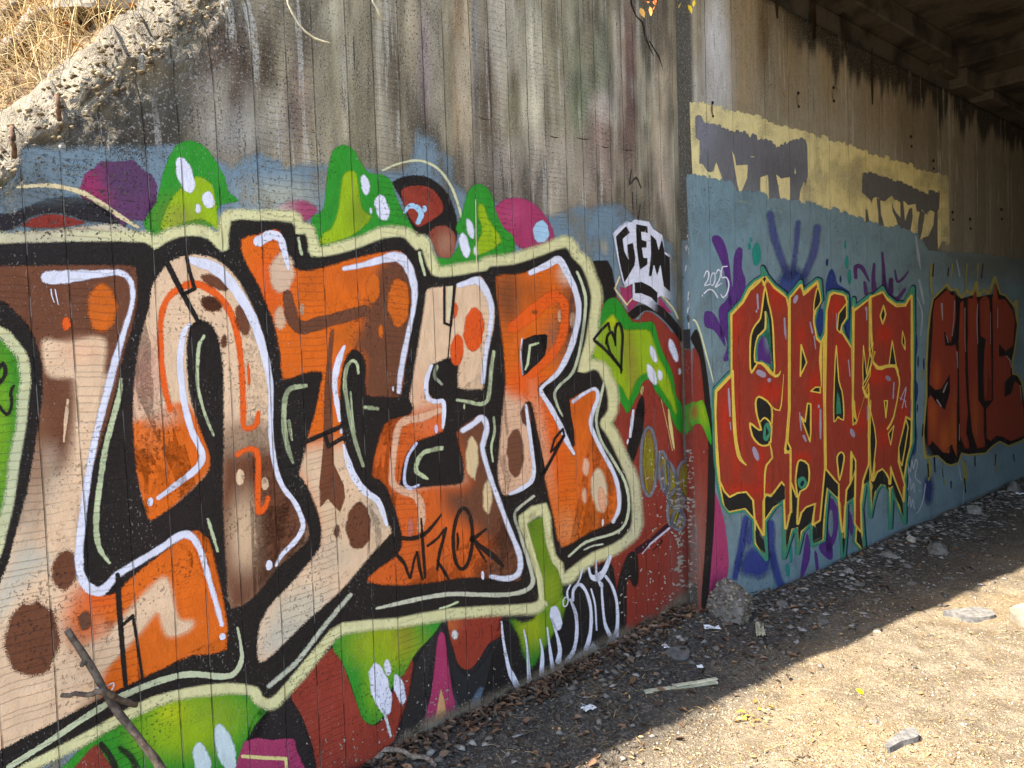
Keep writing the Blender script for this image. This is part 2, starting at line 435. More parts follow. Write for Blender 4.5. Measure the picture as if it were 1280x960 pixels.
def ground_material():
    T = NT('dusty_gravel'); g = T.n('ShaderNodeNewGeometry').outputs['Position']
    a = T.noise(g, 1.1, 5, 0.6); b = T.noise(g, 7, 5, 0.65); c = T.noise(g, 60, 4, 0.7); d = T.noise(g, 240, 3, 0.7)
    col = T.mix(T.ramp(b, 0.35, 0.68), (0.170, 0.130, 0.083, 1), (0.275, 0.222, 0.153, 1))
    col = T.mix(T.math('MULTIPLY', T.ramp(a, 0.48, 0.66), 0.6), col, (0.33, 0.235, 0.125, 1))
    col = T.mix(T.math('MULTIPLY', T.ramp(c, 0.52, 0.68), 0.75), col, (0.38, 0.32, 0.235, 1))
    col = T.mix(T.math('MULTIPLY', T.ramp(c, 0.50, 0.33), 0.7), col, (0.13, 0.10, 0.07, 1))
    col = T.mix(T.math('MULTIPLY', T.ramp(d, 0.58, 0.72), 0.5), col, (0.43, 0.375, 0.29, 1))
    # rotting-leaf humus along the wall foot, darkened and widened to paint in shade
    humus_shade = T.n('ShaderNodeAttribute', attribute_name='Col'); sp = T.n('ShaderNodeSeparateColor'); T.put(sp.inputs[0], humus_shade.outputs['Color'])
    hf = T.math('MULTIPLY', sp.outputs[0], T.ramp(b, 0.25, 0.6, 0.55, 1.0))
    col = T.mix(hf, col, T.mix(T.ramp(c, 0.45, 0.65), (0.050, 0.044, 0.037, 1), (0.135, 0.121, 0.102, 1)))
    vo = T.n('ShaderNodeTexVoronoi', feature='F1'); T.put(vo.inputs['Vector'], g); vo.inputs['Scale'].default_value = 95
    h = T.math('ADD', T.math('MULTIPLY', c, 1.0), T.math('ADD', T.math('MULTIPLY', d, 0.35), T.math('MULTIPLY', T.ramp(vo.outputs['Distance'], 0.0, 0.6, 0.7, 0.0), 0.8)))
    return T.surf(T.bsdf(col, 0.95, T.bump(h, 0.9, 0.010), 0.15))
MAT_GROUND = ground_material()
def axis(lo, hi, fine_lo, fine_hi, st):
    a = list(np.arange(fine_lo, fine_hi, st)); s = st; x = fine_lo
    L = []
    while x > lo: s *= 1.22; x -= s; L.append(x)
    s = st; x = a[-1]; Rr = []
    while x < hi: s *= 1.22; x += s; Rr.append(x)
    return np.array(L[::-1]+a+Rr)
gx = axis(-160, 160, -1.6, 7.0, 0.035); gy = axis(-120, 200, 1.2, 8.6, 0.035)
GX, GY = np.meshgrid(gx, gy)
GZ = np.array([ground_zn(x, y) for x, y in zip(GX.ravel(), GY.ravel())])
nx, ny = len(gx), len(gy)
ii, jj = np.meshgrid(np.arange(nx-1), np.arange(ny-1)); q = (jj*nx+ii).ravel()
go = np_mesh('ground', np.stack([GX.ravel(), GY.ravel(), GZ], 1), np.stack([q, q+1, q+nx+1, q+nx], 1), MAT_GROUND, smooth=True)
tag(go, 'dusty tan gravel ground in front of the painted walls', None, kind='structure')
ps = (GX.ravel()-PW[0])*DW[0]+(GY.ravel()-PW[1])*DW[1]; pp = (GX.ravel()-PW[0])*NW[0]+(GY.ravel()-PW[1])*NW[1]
humus_shade = (1-sst(pp, 0.40, 0.85+0.55*sst(ps, 0, 2.5)))*1.0  # dark mask also follows the shadowed strip, wider under the deck
set_col(go, np.stack([humus_shade, humus_shade, humus_shade, np.ones_like(humus_shade)], 1))

# ---- wing wall (sloping top) --------------------------------------------------------------
def dab_cols(Q, base, dabs):
    c = np.tile(lin(base), (len(Q), 1))
    for shp, dc, ft, k in dabs:
        cx, cy, rx, ry = shp
        rr = np.sqrt(((Q[:, 0]-cx)/rx)**2+((Q[:, 1]-cy)/ry)**2)
        wgt = np.clip((1-rr)/ft*0.5+0.5, 0, 1); wgt = wgt*wgt*(3-2*wgt)*k
        c = c*(1-wgt[:, None])+lin(dc)*wgt[:, None]
    return c
def project(Pw):
    v = Pw-CAMO; z = np.maximum(v @ fwd, 0.2)
    return np.stack([CXP+FPX*(v @ RT)/z, CYP-FPX*(v @ UP)/z], 1)
NU, NV = 260, 150
us = np.linspace(-4.5, 0.0, NU); ts = np.linspace(0, 1, NV)
V = []; 
for u in us:
    top = float(edge(u))-0.02+0.012*fbm(u*4, 0, 2)+0.009*fbm(u*22, 3, 2)+0.006*fbm(u*55, 5, 2)
    top = max(top, 0.14)
    for t in ts:
        v = -0.25+t*(top+0.25); dt = top-v
        ero = 0.0
        if dt < 0.34 and u < -2.2:
            ero = (1-dt/0.34)**1.5*(0.05+0.04*fbm(u*9, v*9, 1)+0.045*fbm(u*34, v*34, 2)+0.03*abs(fbm(u*70, v*70, 3)))
            ero = max(ero, 0)
        V.append((u, ero, v))
nf = len(V)
V = np.array(V); F = []
for i in range(NU-1):
    for j in range(NV-1):
        a = i*NV+j; F.append((a, a+NV, a+NV+1, a+1))
# chamfered broken edge, top and back
rows = [(0.05, 0.055), (0.11, 0.125), (0.20, 0.15), (0.42, 0.15), (0.42, -9.0)]
prev = [i*NV+NV-1 for i in range(NU)]
Vl = [tuple(v) for v in V]
for (dy, dz) in rows:
    cur = []
    for i, u in enumerate(us):
        tz = V[i*NV+NV-1][2]; j = 0.02*fbm(u*11, dy*40, 4)+0.014*fbm(u*35, dy*70, 7)
        z = tz+dz+j if dz > -1 else -0.25
        cur.append(len(Vl)); Vl.append((u, V[i*NV+NV-1][1]+dy+(j if dz > -1 else 0), z))
    for i in range(NU-1): F.append((prev[i], prev[i+1], cur[i+1], cur[i]))
    prev = cur
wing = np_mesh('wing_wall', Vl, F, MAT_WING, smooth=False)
MAT_EDGE = NT('broken_sunlit_concrete')
NTOP = (NU-1)*(NV-1)

wing.matrix_world = wmat(PW, DW, NW)
tag(wing, 'board-marked concrete wing wall with sloping broken top and orange-brown block graffiti', 'wall')
VW = np.array(Vl); Wp = PW + VW[:, :1]*DW - VW[:, 1:2]*NW + VW[:, 2:3]*np.array([0, 0, 1.0])
Q = project(Wp)
wd = [((170, 120, 120, 110), (84, 78, 66), 0.5, 0.9), ((120, 90, 90, 55), (150, 134, 104), 0.4, 0.5), ((285, 100, 40, 95), (80, 62, 48), 0.6, 0.9), ((335, 90, 12, 80), (74, 60, 46), 0.7, 0.8),
      ((372, 130, 16, 60), (122, 100, 86), 0.8, 0.8), ((352, 160, 14, 40), (150, 138, 124), 0.8, 0.7), ((300, 165, 40, 28), (150, 146, 136), 0.8, 0.8),
      ((415, 22, 13, 22), (176, 168, 140), 0.5, 0.9), ((425, 90, 9, 20), (170, 162, 136), 0.6, 0.8), ((440, 110, 45, 110), (124, 114, 88), 0.5, 0.6),
      ((492, 80, 10, 130), (92, 80, 62), 0.7, 0.8), ((516, 70, 9, 110), (172, 156, 128), 0.6, 0.8), ((531, 90, 9, 80), (140, 122, 118), 0.6, 0.8), ((546, 100, 7, 120), (150, 140, 116), 0.6, 0.7), ((573, 70, 7, 120), (134, 102, 60), 0.6, 0.7), ((584, 110, 10, 120), (176, 156, 124), 0.5, 0.8),
      ((594, 60, 3, 100), (110, 118, 132), 0.6, 0.8), ((610, 110, 14, 100), (128, 110, 92), 0.6, 0.8), ((640, 60, 10, 120), (116, 106, 78), 0.6, 0.8), ((664, 70, 15, 105), (206, 196, 164), 0.5, 0.85), ((665, 150, 12, 60), (192, 180, 150), 0.6, 0.7),
      ((695, 90, 12, 110), (128, 120, 92), 0.6, 0.8), ((718, 70, 12, 90), (150, 148, 118), 0.6, 0.8), ((727, 130, 12, 50), (128, 138, 104), 0.6, 0.8), ((752, 70, 12, 60), (134, 138, 112), 0.6, 0.8), ((757, 136, 20, 22), (200, 190, 174), 0.5, 0.85),
      ((750, 200, 22, 60), (142, 112, 98), 0.6, 0.85), ((786, 110, 12, 110), (128, 96, 86), 0.6, 0.9), ((770, 90, 4, 90), (190, 178, 158), 0.6, 0.7), ((805, 110, 8, 90), (160, 152, 128), 0.6, 0.8), ((828, 110, 12, 130), (184, 166, 138), 0.6, 0.85), ((826, 230, 16, 50), (170, 152, 130), 0.6, 0.8),
      ((690, 215, 70, 45), (172, 158, 140), 0.6, 0.75), ((620, 220, 40, 40), (164, 150, 134), 0.6, 0.7), ((640, 870, 300, 60), (120, 116, 110), 0.8, 0.6)]
wc = dab_cols(Q, (150, 138, 110), wd)
for i_, (u_, v_) in enumerate(zip(VW[:, 0], VW[:, 2])):
    if v_ < 1.6: continue
    t1 = fbm(u_*8, v_*0.7, 1, 3); t2 = fbm(u_*2.6, v_*1.6, 5, 4); t3 = fbm(u_*26, v_*1.6, 9, 3); t4 = fbm(u_*6, v_*4, 12, 4)
    k_ = max(0.35, 1+0.50*t1+0.45*t3+0.35*t4); wc[i_] *= k_
    dk = min(1, max(0, (t2+0.5*t3-0.12)*2.6))*0.75; wc[i_] = wc[i_]*(1-dk)+lin((66, 58, 48))*dk
    pl = min(1, max(0, (-t2+0.5*t1-0.28)*2.4))*0.6; wc[i_] = wc[i_]*(1-pl)+lin((196, 186, 162))*pl
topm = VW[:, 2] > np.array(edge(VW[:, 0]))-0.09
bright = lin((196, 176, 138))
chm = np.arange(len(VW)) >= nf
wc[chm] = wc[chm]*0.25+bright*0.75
set_col(wing, np.concatenate([wc, np.ones((len(wc), 1))], 1))

def edge_material(T):
    g = T.n('ShaderNodeTexCoord').outputs['Object']
    a = T.noise(g, 9, 4, 0.65); c = T.noise(g, 60, 3, 0.7); d = T.noise(g, 190, 2, 0.7)
    col = T.mix(T.ramp(a, 0.35, 0.65), (0.17, 0.14, 0.10, 1), (0.32, 0.275, 0.20, 1))
    col = T.mix(T.math('MULTIPLY', T.ramp(c, 0.52, 0.66), 0.7), col, (0.13, 0.105, 0.075, 1))
    col = T.mix(T.math('MULTIPLY', T.ramp(d, 0.56, 0.70), 0.5), col, (0.42, 0.37, 0.29, 1))
    return T.surf(T.bsdf(col, 0.95, T.bump(T.math('ADD', T.math('MULTIPLY', c, 1.2), T.math('MULTIPLY', d, 0.5)), 1.0, 0.014), 0.15))
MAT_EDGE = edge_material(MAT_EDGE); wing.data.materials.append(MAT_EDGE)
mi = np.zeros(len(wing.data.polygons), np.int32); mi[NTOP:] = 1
for i in range(NU-1):
    if us[i] < -2.2:
        for j in range(NV-1):
            k_ = i*(NV-1)+j
            tz = V[i*NV+NV-1][2]
            if tz-V[i*NV+j][2] < 0.05+0.05*fbm(us[i]*12, 1, 3)+0.05*fbm(us[i]*40, j*.3, 3): mi[k_] = 1
wing.data.polygons.foreach_set('material_index', mi)

# ---- abutment under the bridge -----------------------------------------------------------
ABH, ABL = 3.62, 40.0  # unseen extra length added to shut out light from the far end
ua = np.concatenate([np.arange(0, 6.4, 0.035), np.arange(6.4, ABL+0.1, 1.2)]); va = np.linspace(-0.2, ABH, 120)
UA, VA = np.meshgrid(ua, va); n1, n2 = len(ua), len(va)
Va = [(u, 0.0, v) for v in va for u in ua]
q = [(j*n1+i) for j in range(n2-1) for i in range(n1-1)]
Fa = [(a, a+1, a+n1+1, a+n1) for a in q]
b = len(Va)
# return face towards the wing wall, top seat and end
rn = 14
for j, v in enumerate(va):
    for k in range(1, rn):
        Va.append((0.0+0.006*fbm(v*9, k*0.7, 2)*(k/rn), 0.35*k/(rn-1), v))
def rid(j, k): return j*n1 if k == 0 else b+j*(rn-1)+k-1
for j in range(n2-1):
    for k in range(rn-1): Fa.append((rid(j, k), rid(j+1, k), rid(j+1, k+1), rid(j, k+1)))
t0 = len(Va)
for u in ua: Va.append((u, 0.9, ABH))
tp = (n2-1)*n1
for i in range(n1-1): Fa.append((tp+i, tp+i+1, t0+i+1, t0+i))
abut = np_mesh('abutment_wall', Va, Fa, MAT_ABUT)
abut.matrix_world = wmat(PA, DA, NA)
tag(abut, 'long concrete bridge abutment wall with blue paint, cream band and red graffiti', 'wall')
VA_ = np.array(Va); Ap = PA + VA_[:, :1]*DA - VA_[:, 1:2]*NA + VA_[:, 2:3]*np.array([0, 0, 1.0])
Q = project(Ap)
ad = [((895, 60, 14, 80), (226, 226, 228), 0.5, 0.9), ((885, 110, 20, 40), (188, 184, 176), 0.6, 0.7), ((912, 90, 9, 50), (206, 204, 200), 0.6, 0.7), ((930, 60, 16, 110), (176, 152, 114), 0.6, 0.8), ((955, 30, 9, 70), (112, 86, 52), 0.6, 0.8),
      ((990, 70, 18, 70), (150, 126, 86), 0.6, 0.6), ((1000, 10, 30, 26), (84, 66, 42), 0.8, 0.8), ((1040, 80, 16, 60), (160, 136, 94), 0.6, 0.7), ((1105, 120, 30, 60), (146, 122, 84), 0.7, 0.7), ((1150, 150, 30, 60), (130, 106, 72), 0.7, 0.6)]
ac = dab_cols(Q, (166, 152, 126), ad)
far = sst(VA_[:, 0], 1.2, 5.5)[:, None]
ac = ac*(1-0.6*far)+lin((84, 69, 52))*0.6*far  # shade under the deck painted in: concrete darkens with depth
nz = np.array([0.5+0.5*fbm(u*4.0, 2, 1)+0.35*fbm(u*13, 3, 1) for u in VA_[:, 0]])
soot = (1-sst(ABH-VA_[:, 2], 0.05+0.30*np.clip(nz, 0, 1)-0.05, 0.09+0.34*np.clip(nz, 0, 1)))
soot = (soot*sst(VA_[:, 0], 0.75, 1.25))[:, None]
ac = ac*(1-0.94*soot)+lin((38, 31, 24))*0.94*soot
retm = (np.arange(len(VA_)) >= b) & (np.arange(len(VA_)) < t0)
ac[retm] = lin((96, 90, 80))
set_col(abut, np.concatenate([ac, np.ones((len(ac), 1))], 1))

# ---- bridge deck ---------------------------------------------------------------------------
def plain_concrete(name, base, dark, sc=6.0, wet=0.5):
    T = NT(name); tc = T.n('ShaderNodeTexCoord').outputs['Object']
    a = T.noise(tc, sc*0.35, 5, 0.6); b_ = T.noise(tc, sc*3, 5, 0.7); c = T.noise(tc, sc*20, 3, 0.7)
    col = T.mix(T.ramp(a, 0.42, 0.66, 0, wet), base, dark)
    col = T.hsv(col, 0.5, 1.0, T.math('ADD', 0.6, T.math('MULTIPLY', b_, 0.8)))
    col = T.mix(T.math('MULTIPLY', T.ramp(c, 0.58, 0.72), 0.5), col, (0.03, 0.027, 0.022, 1))
    return T.surf(T.bsdf(col, 0.92, T.bump(T.math('ADD', b_, T.math('MULTIPLY', c, 0.4)), 0.6, 0.008), 0.2))
MAT_DECK = plain_concrete('sooty_deck_concrete', (0.085, 0.072, 0.056, 1), (0.026, 0.022, 0.018, 1), 9, 0.95)
MAT_FASCIA = plain_concrete('weathered_fascia_concrete', (0.30, 0.275, 0.225, 1), (0.12, 0.10, 0.075, 1), 5, 0.6)
def box_obj(name, x0, x1, y0, y1, z0, z1, mat, parent, bev=0.012):
    bm = bmesh.new(); bmesh.ops.create_cube(bm, size=1.0)
    for v in bm.verts:
        v.co = Vector((x0 if v.co.x < 0 else x1, y0 if v.co.y < 0 else y1, z0 if v.co.z < 0 else z1))
    bmesh.ops.bevel(bm, geom=bm.edges[:], offset=bev, segments=1, affect='EDGES')
    me = bpy.data.meshes.new(name); bm.to_mesh(me); bm.free(); me.materials.append(mat)
    o = bpy.data.objects.new(name, me); COL.objects.link(o)
    if parent: o.parent = parent
    return o
deck = bpy.data.objects.new('bridge_deck', None); COL.objects.link(deck); deck.matrix_world = wmat(PA, DA, NA)
tag(deck, 'soot-darkened concrete bridge deck with girders resting on the abutment wall', 'bridge')
SPAN = 9.0   # the deck reaches past the unseen wall added opposite
box_obj('slab', -0.15, 3.655, -SPAN-0.6, 0.9, 3.965, 4.50, MAT_DECK, deck)
box_obj('slab', 3.66, 4.095, -SPAN-0.6, 0.9, 3.83, 4.50, MAT_DECK, deck, 0.015)
box_obj('slab', 4.10, ABL, -SPAN-0.6, 0.9, 3.71, 4.50, MAT_DECK, deck, 0.015)
box_obj('bearing_sill', 0.20, 4.09, 0.035, 0.60, ABH+0.004, 3.80, MAT_DECK, deck, 0.02)
box_obj('end_beam', 0.02, 3.28, -0.125, 0.40, 3.795, 3.962, MAT_DECK, deck, 0.012)
box_obj('end_beam', 3.285, 3.655, -0.045, 0.40, 3.735, 3.962, MAT_DECK, deck, 0.012)
box_obj('corbel', 3.66, 4.095, -0.10, 0.40, 3.665, 3.826, MAT_DECK, deck, 0.015)
box_obj('corbel', 4.10, ABL-0.1, -0.16, 0.40, ABH+0.004, 3.706, MAT_DECK, deck, 0.015)
box_obj('fascia', -0.42, -0.155, -SPAN-0.6, 0.9, 3.88, 4.75, MAT_FASCIA, deck, 0.02)
for k in range(5):      # edges of the formwork sheets cast into the slab soffit
    box_obj('formwork_ridge', 0.35+k*0.68, 0.362+k*0.68, -SPAN+4.3, -0.13, 3.959, 3.967, MAT_DECK, deck, 0.002)
dimming_wall = box_obj('abutment_wall', 0.0, ABL, -SPAN-0.6, -SPAN+4.2, -0.3, 3.70, MAT_DECK, None, 0.03)  # unseen wall added close and dark to dim the deep end
dimming_wall.matrix_world = wmat(PA, DA, NA); tag(dimming_wall, 'unseen concrete wall added opposite to dim the underpass', 'wall')
# ---- earth bank behind the wing wall ----------------------------------------------------------
def bank_material():
    T = NT('dry_root_soil'); g = T.n('ShaderNodeNewGeometry').outputs['Position']
    a = T.noise(g, 3, 5, 0.6); b_ = T.noise(g, 24, 5, 0.7); c = T.noise(g, 110, 3, 0.7)
    col = T.mix(T.ramp(b_, 0.35, 0.66), (0.145, 0.088, 0.048, 1), (0.40, 0.29, 0.165, 1))
    col = T.mix(T.ramp(a, 0.5, 0.7), col, (0.33, 0.20, 0.09, 1))
    return T.surf(T.bsdf(col, 0.95, T.bump(T.math('ADD', b_, T.math('MULTIPLY', c, 0.5)), 1.0, 0.03), 0.1))
MAT_BANK = bank_material()
sb = np.concatenate([np.arange(-40, -8, 2.0), np.arange(-8, -4.2, 0.3), np.arange(-4.2, -1.6, 0.035), np.arange(-1.6, 0.5, 0.3)])
pb = np.concatenate([np.arange(-0.24, -1.5, -0.035), np.arange(-1.5, -6, -0.4), np.arange(-6, -40, -4.0)])
Vb = []
def bank_z(s, p):
    d = -p-0.24
    e = float(edge(s))
    z = e+0.10+0.62*min(d, 1.2)+0.18*max(0, min(d-1.2, 6))
    z = min(z, 5.2+0.02*d)
    return z+0.075*fbm(s*3.2, p*3.2, 2)+0.035*fbm(s*11, p*11, 4)
for s in sb:
    for p in pb:
        z = bank_z(s, p); Vb.append(wing_xyz(s, p, z))
n2 = len(pb); Fb = [(i*n2+j, i*n2+j+1, (i+1)*n2+j+1, (i+1)*n2+j) for i in range(len(sb)-1) for j in range(n2-1)]
bank = np_mesh('earth_bank', Vb, Fb, MAT_BANK, smooth=True)
tag(bank, 'sunlit dry earth bank with roots above the wing wall', None, kind='structure')
WING = Wall(wing, wing_uv, MAT_WINGP); ABUT = Wall(abut, abut_uv, MAT_ABUTP); RETN = Wall(abut, ret_uv, MAT_ABUTP)

# ================================================================ GRAFFITI ON THE WING WALL
# outlines are read off the photograph and laid on the plane of the wall they are painted on
W_ = WING
band = fill(W_, 'blue_paint_band', 1, BLUE, "-90,240 0,236 25,184 60,180 100,179 140,181 215,177 290,200 310,190 340,193 360,203 400,198 480,206 512,202 516,157 529,156 534,168 545,166 552,186 566,187 572,206 578,236 615,246 650,256 672,262 690,264 720,255 745,252 775,250 790,264 815,276 835,300 849,322 853,480 860,748 640,900 450,1010 0,1190 -90,1230",
     11, 2, [((300, 250, 60, 70), (124, 148, 162), 20, .6), ((30, 240, 40, 30), (96, 104, 104), 20, .7), ((350, 245, 40, 18), (190, 186, 160), 18, .7), ((620, 880, 60, 40), (96, 116, 134), 20, .8), ((720, 290, 80, 40), (118, 142, 156), 20, .6)], 6, wob=4.5, worn=0.75,
     label='grey-blue paint band behind the orange lettering')
bub = lambda *a, **k: fill(W_, 'bubble', *a, **k)
# --- bubbles, arcs and slime along the top
pb1 = spot(W_, 'bubble', 2, PURP, 148, 241, 50, 43, 0, 3, label='purple and magenta bubble', dabs=[((112, 240, 26, 30), (150, 50, 92), 16), ((160, 225, 30, 22), (92, 62, 92), 14)])
stroke(W_, 'cream_line', 3, (226, 206, 158), "22,234,5 60,232,7 98,239,8 128,256,8 152,272,7 172,284,5", None, 3.5, parent=pb1)
arc1 = fill(W_, 'black_arc', 3, (46, 42, 44), "-90,262 0,266 25,260 60,247 100,245 130,257 146,272 152,284 120,279 104,278 84,270 60,268 38,274 20,286 0,292 -90,300", 4, 3, [((50, 246, 60, 8), (84, 94, 96), 10, .8)], 6, label='black arc around a red lens')
fill(W_, 'red_lens', 4, (140, 50, 38), "24,282 45,270 70,267 95,273 109,279 80,285 50,286", 2.5, parent=arc1)
g1 = fill(W_, 'green_slime', 2, GREEN, "178,278 192,256 197,240 203,215 213,190 224,178 240,175 258,184 272,203 282,222 287,240 300,252 276,258 270,275 250,296 195,298", 2.5, 3, [((230, 270, 40, 26), (110, 130, 40), 18, .6)], 8, label='green slime blob with lime centre and white spots')
fill(W_, 'lime_patch', 3, LIME, "206,262 219,240 233,229 246,219 262,226 269,240 274,290 255,276 230,280 200,290", 3.5, 3, [((225, 272, 20, 14), (150, 150, 60), 12, .7)], 6, parent=g1)
for e in ((231, 219, 11, 25, -18), (260, 250, 8.5, 12, -14), (247, 261, 4.6, 7, 0)): spot(W_, 'white_spot', 4, WHITE, *e, parent=g1)
fill(W_, 'pink_smear', 2, (168, 72, 104), "342,262 352,252 372,247 390,252 400,262 392,275 372,280 350,274", 7, 3, [((350, 262, 14, 20), (196, 170, 160), 16)], 5)
g2 = fill(W_, 'green_slime', 3, GREEN, "392,312 388,273 402,262 406,235 408,214 413,192 420,183 431,180 443,187 452,203 462,215 478,217 490,226 495,243 505,265 520,292 505,300 480,290 440,305", 2.5, label='tall green slime peak with three white spots')
fill(W_, 'lime_patch', 4, LIME, "424,237 427,219 436,212 446,216 450,240 455,262 466,272 440,296 398,308 402,291 412,285 420,265", 3.5, 3, [((450, 265, 16, 20), (120, 140, 30), 12, .7)], 6, parent=g2)
for e in ((456, 231, 6.5, 14, -10), (477, 260, 9.5, 18, -16), (463, 264, 2.8, 5, 0)): spot(W_, 'white_spot', 5, WHITE, *e, parent=g2)
arch = fill(W_, 'black_arch', 2, K, "489,228 500,221 515,218 530,219 545,226 559,240 569,262 573,282 570,306 558,300 545,300 530,295 518,296 510,276 503,255 495,240", 2.5, label='black arch holding a rust-red dome')
stroke(W_, 'cream_line', 3, (214, 212, 168), "478,213,4 500,204,4 525,201,4.5 547,211,4.5 563,232,4.5 573,258,4.5 577,275,4", None, 2, parent=arch)
fill(W_, 'red_dome', 3, BRICK, "500,240 508,233 525,231 541,236 553,252 554,264 546,272 532,281 520,284 508,266", 2, parent=arch)
fill(W_, 'red_dome', 3, (142, 66, 46), "534,292 545,282 556,281 566,287 571,300 565,322 548,322 540,306", 2.5, 3, [((556, 305, 8, 12), (186, 140, 110), 12, .8)], 5, parent=arch)
stroke(W_, 'blue_squiggle', 4, SKYB, "505,266,4 511,258,7 520,259,8 526,268,8 522,278,7", None, 1.2, parent=arch); spot(W_, 'blue_squiggle', 4, SKYB, 530, 261, 3.4, 5, 0, 1, parent=arch)
g3 = fill(W_, 'green_slime', 4, GREEN, "574,300 568,286 575,270 580,250 583,240 590,231 600,229 610,235 616,246 621,265 630,284 642,295 642,318 610,326 590,332 545,336 538,318 560,322", 2.5, label='green slime peak beside the pink bubble')
fill(W_, 'lime_patch', 5, LIME, "597,254 606,257 612,275 628,302 600,320 588,315 600,290 596,270", 3.5, 3, parent=g3)
for e in ((587, 286, 5.6, 14, -14), (580, 307, 7.2, 17, -12), (594, 314, 3.6, 7, -8)): spot(W_, 'white_spot', 6, WHITE, *e, parent=g3)
pb2 = fill(W_, 'bubble', 3, MAG, "616,264 627,250 645,246 665,252 683,270 693,291 690,305 660,314 640,303 625,286", 2.5, 3, [((640, 268, 14, 12), (188, 72, 112), 12)], 8, label='pink bubble with a pale blue oval')
spot(W_, 'pale_oval', 4, SKYB, 676, 290, 11, 15, 0, 2, parent=pb2)
# --- right-hand bubble, slime and black arc
redb = fill(W_, 'red_bubble', 2, (150, 56, 40), "792,398 805,389 815,390 828,400 840,414 852,434 855,560 860,748 800,800 765,812 752,760 740,690 770,640 745,560 735,500 735,420 740,380 745,340 760,352", 2, 3, [((848, 720, 10, 60), (150, 128, 112), 12, .6), ((835, 690, 40, 80), (136, 50, 38), 30, .7), ((770, 720, 30, 60), (140, 50, 34), 20, .5)], 12, label='rust-red bubble filling the wall end')
fill(W_, 'black_block', 3, K, "731,329 760,325 768,350 771,370 763,378 752,380 744,362 742,345 733,342", 1.8, 2)
fill(W_, 'magenta_patch', 3, MAG, "774,358 781,360 789,355 791,372 800,377 786,391 783,382 775,366", 1.2, 1); fill(W_, 'magenta_patch', 3, MAG, "822,368 841,392 834,391 822,381", 1, 1)
stroke(W_, 'cream_line', 4, (236, 208, 160), "774,346,2.6 768,361,3.4 783,381,3.2 790,373,2.4", None, .9, 1); stroke(W_, 'cream_line', 4, (220, 206, 150), "822,365,3 840,384,3.4 847,398,3.4", None, 1.2, 2)
barc = fill(W_, 'black_arc', 3, K, "784,392 792,384 800,380 809,381 823,380 839,394 847,404 852,412 852,430 846,422 837,410 827,399 815,390 804,390 792,400", 1.8, 3, label='black arc over the rust-red bubble')
slime = fill(W_, 'green_slime', 4, (44, 146, 36), "731,440 736,405 746,398 752,383 758,374 768,371 776,378 784,391 791,401 802,402 813,401 819,406 824,425 830,442 838,458 843,475 846,495 853,507 854,542 847,539 841,530 834,512 826,500 817,488 811,475 803,480 799,492 793,503 788,513 783,518 776,506 769,498 764,505 768,530 762,540 752,526 757,500 745,470", 2.2, 3, label='green slime dripping over the rust-red bubble')
fill(W_, 'lime_patch', 5, LIME, "738,440 745,413 757,398 765,391 772,398 780,410 795,410 812,412 818,425 824,445 832,460 838,475 846,506 848,530 840,515 833,500 825,488 812,470 803,470 795,480 785,503 775,485 762,478 750,458", 4, 3, [((788, 450, 7, 45, -8), (150, 120, 50), 10, .8), ((768, 440, 10, 20), (120, 150, 40), 10, .6), ((765, 402, 8, 8), (190, 200, 10), 8)], 5, parent=slime)
for e in ((816, 443, 4.6, 13, -18), (814, 468, 6, 15, -20), (824, 469, 4.2, 8, -12), (841, 438, 5.4, 16, -18), (849, 464, 2.8, 5.5, 0)): spot(W_, 'white_spot', 6, WHITE, *e, parent=slime)
fill(W_, 'black_slash', 4, K, "797,502 803,494 806,505 805,530 802,546 792,577 781,595 783,560 790,528", 1.2, 3, parent=redb)
stroke(W_, 'white_slash', 5, WHITE, "791,513,4 789,530,5 787,546,4", None, 1, parent=redb); spot(W_, 'white_slash', 5, WHITE, 784, 552, 1.6, 4, 10, .8, parent=redb)
spot(W_, 'cream_line', 5, (230, 210, 120), 802, 488, 2.4, 6, 10, 1, parent=redb)
stroke(W_, 'cream_line', 5, (214, 168, 110), "826,500,1.6 833,530,1.6 840,563,1.6", None, .5, 1, parent=redb); stroke(W_, 'cream_line', 5, (236, 208, 128), "835,512,3 838,535,5 842,560,3", None, 1, 2, parent=redb)
stroke(W_, 'black_slash', 5, (60, 30, 40), "797,688,9 815,674,7 836,656,7", None, 1.2, 2, parent=redb); stroke(W_, 'white_slash', 6, (214, 206, 222), "802,692,1.6 809,684,2 812,680,3 824,670,3 836,660,3", None, .8, 1, parent=redb)
stroke(W_, 'orange_line', 6, (180, 84, 34), "800,679,1.5 815,666,1.6 836,650,1.5", None, .5, 1, parent=redb); stroke(W_, 'black_slash', 5, (60, 26, 24), "815,688,1.6 827,677,3 826,674,2", None, .8, 1, parent=redb)
fill(W_, 'black_blob', 5, K, "774,716 784,692 794,689 798,700 798,728 791,734 784,726 783,780 772,805 766,760", 2, 3, parent=redb)
for cx, cy, rx, ry, ro in ((810, 577, 10, 43, 0), (829, 590, 6, 26, -6), (838, 606, 8, 30, -10), (856, 600, 11, 24, 0), (843, 634, 9, 24, 8), (847, 650, 8, 12, 0)):
    sc_ = spot(W_, 'scribble_patch', 7, (134, 100, 40), cx, cy, rx, ry, ro, 3, parent=redb, dabs=[((cx+2, cy-6, rx*.6, ry*.5), (140, 132, 30), 5)])
    stroke(W_, 'grey_scribble', 8, (124, 122, 128), [(x, y, 5.5) for x, y in ell(cx, cy, rx, ry, ro, 14)], None, 1.6, 2, closed=True, parent=redb)
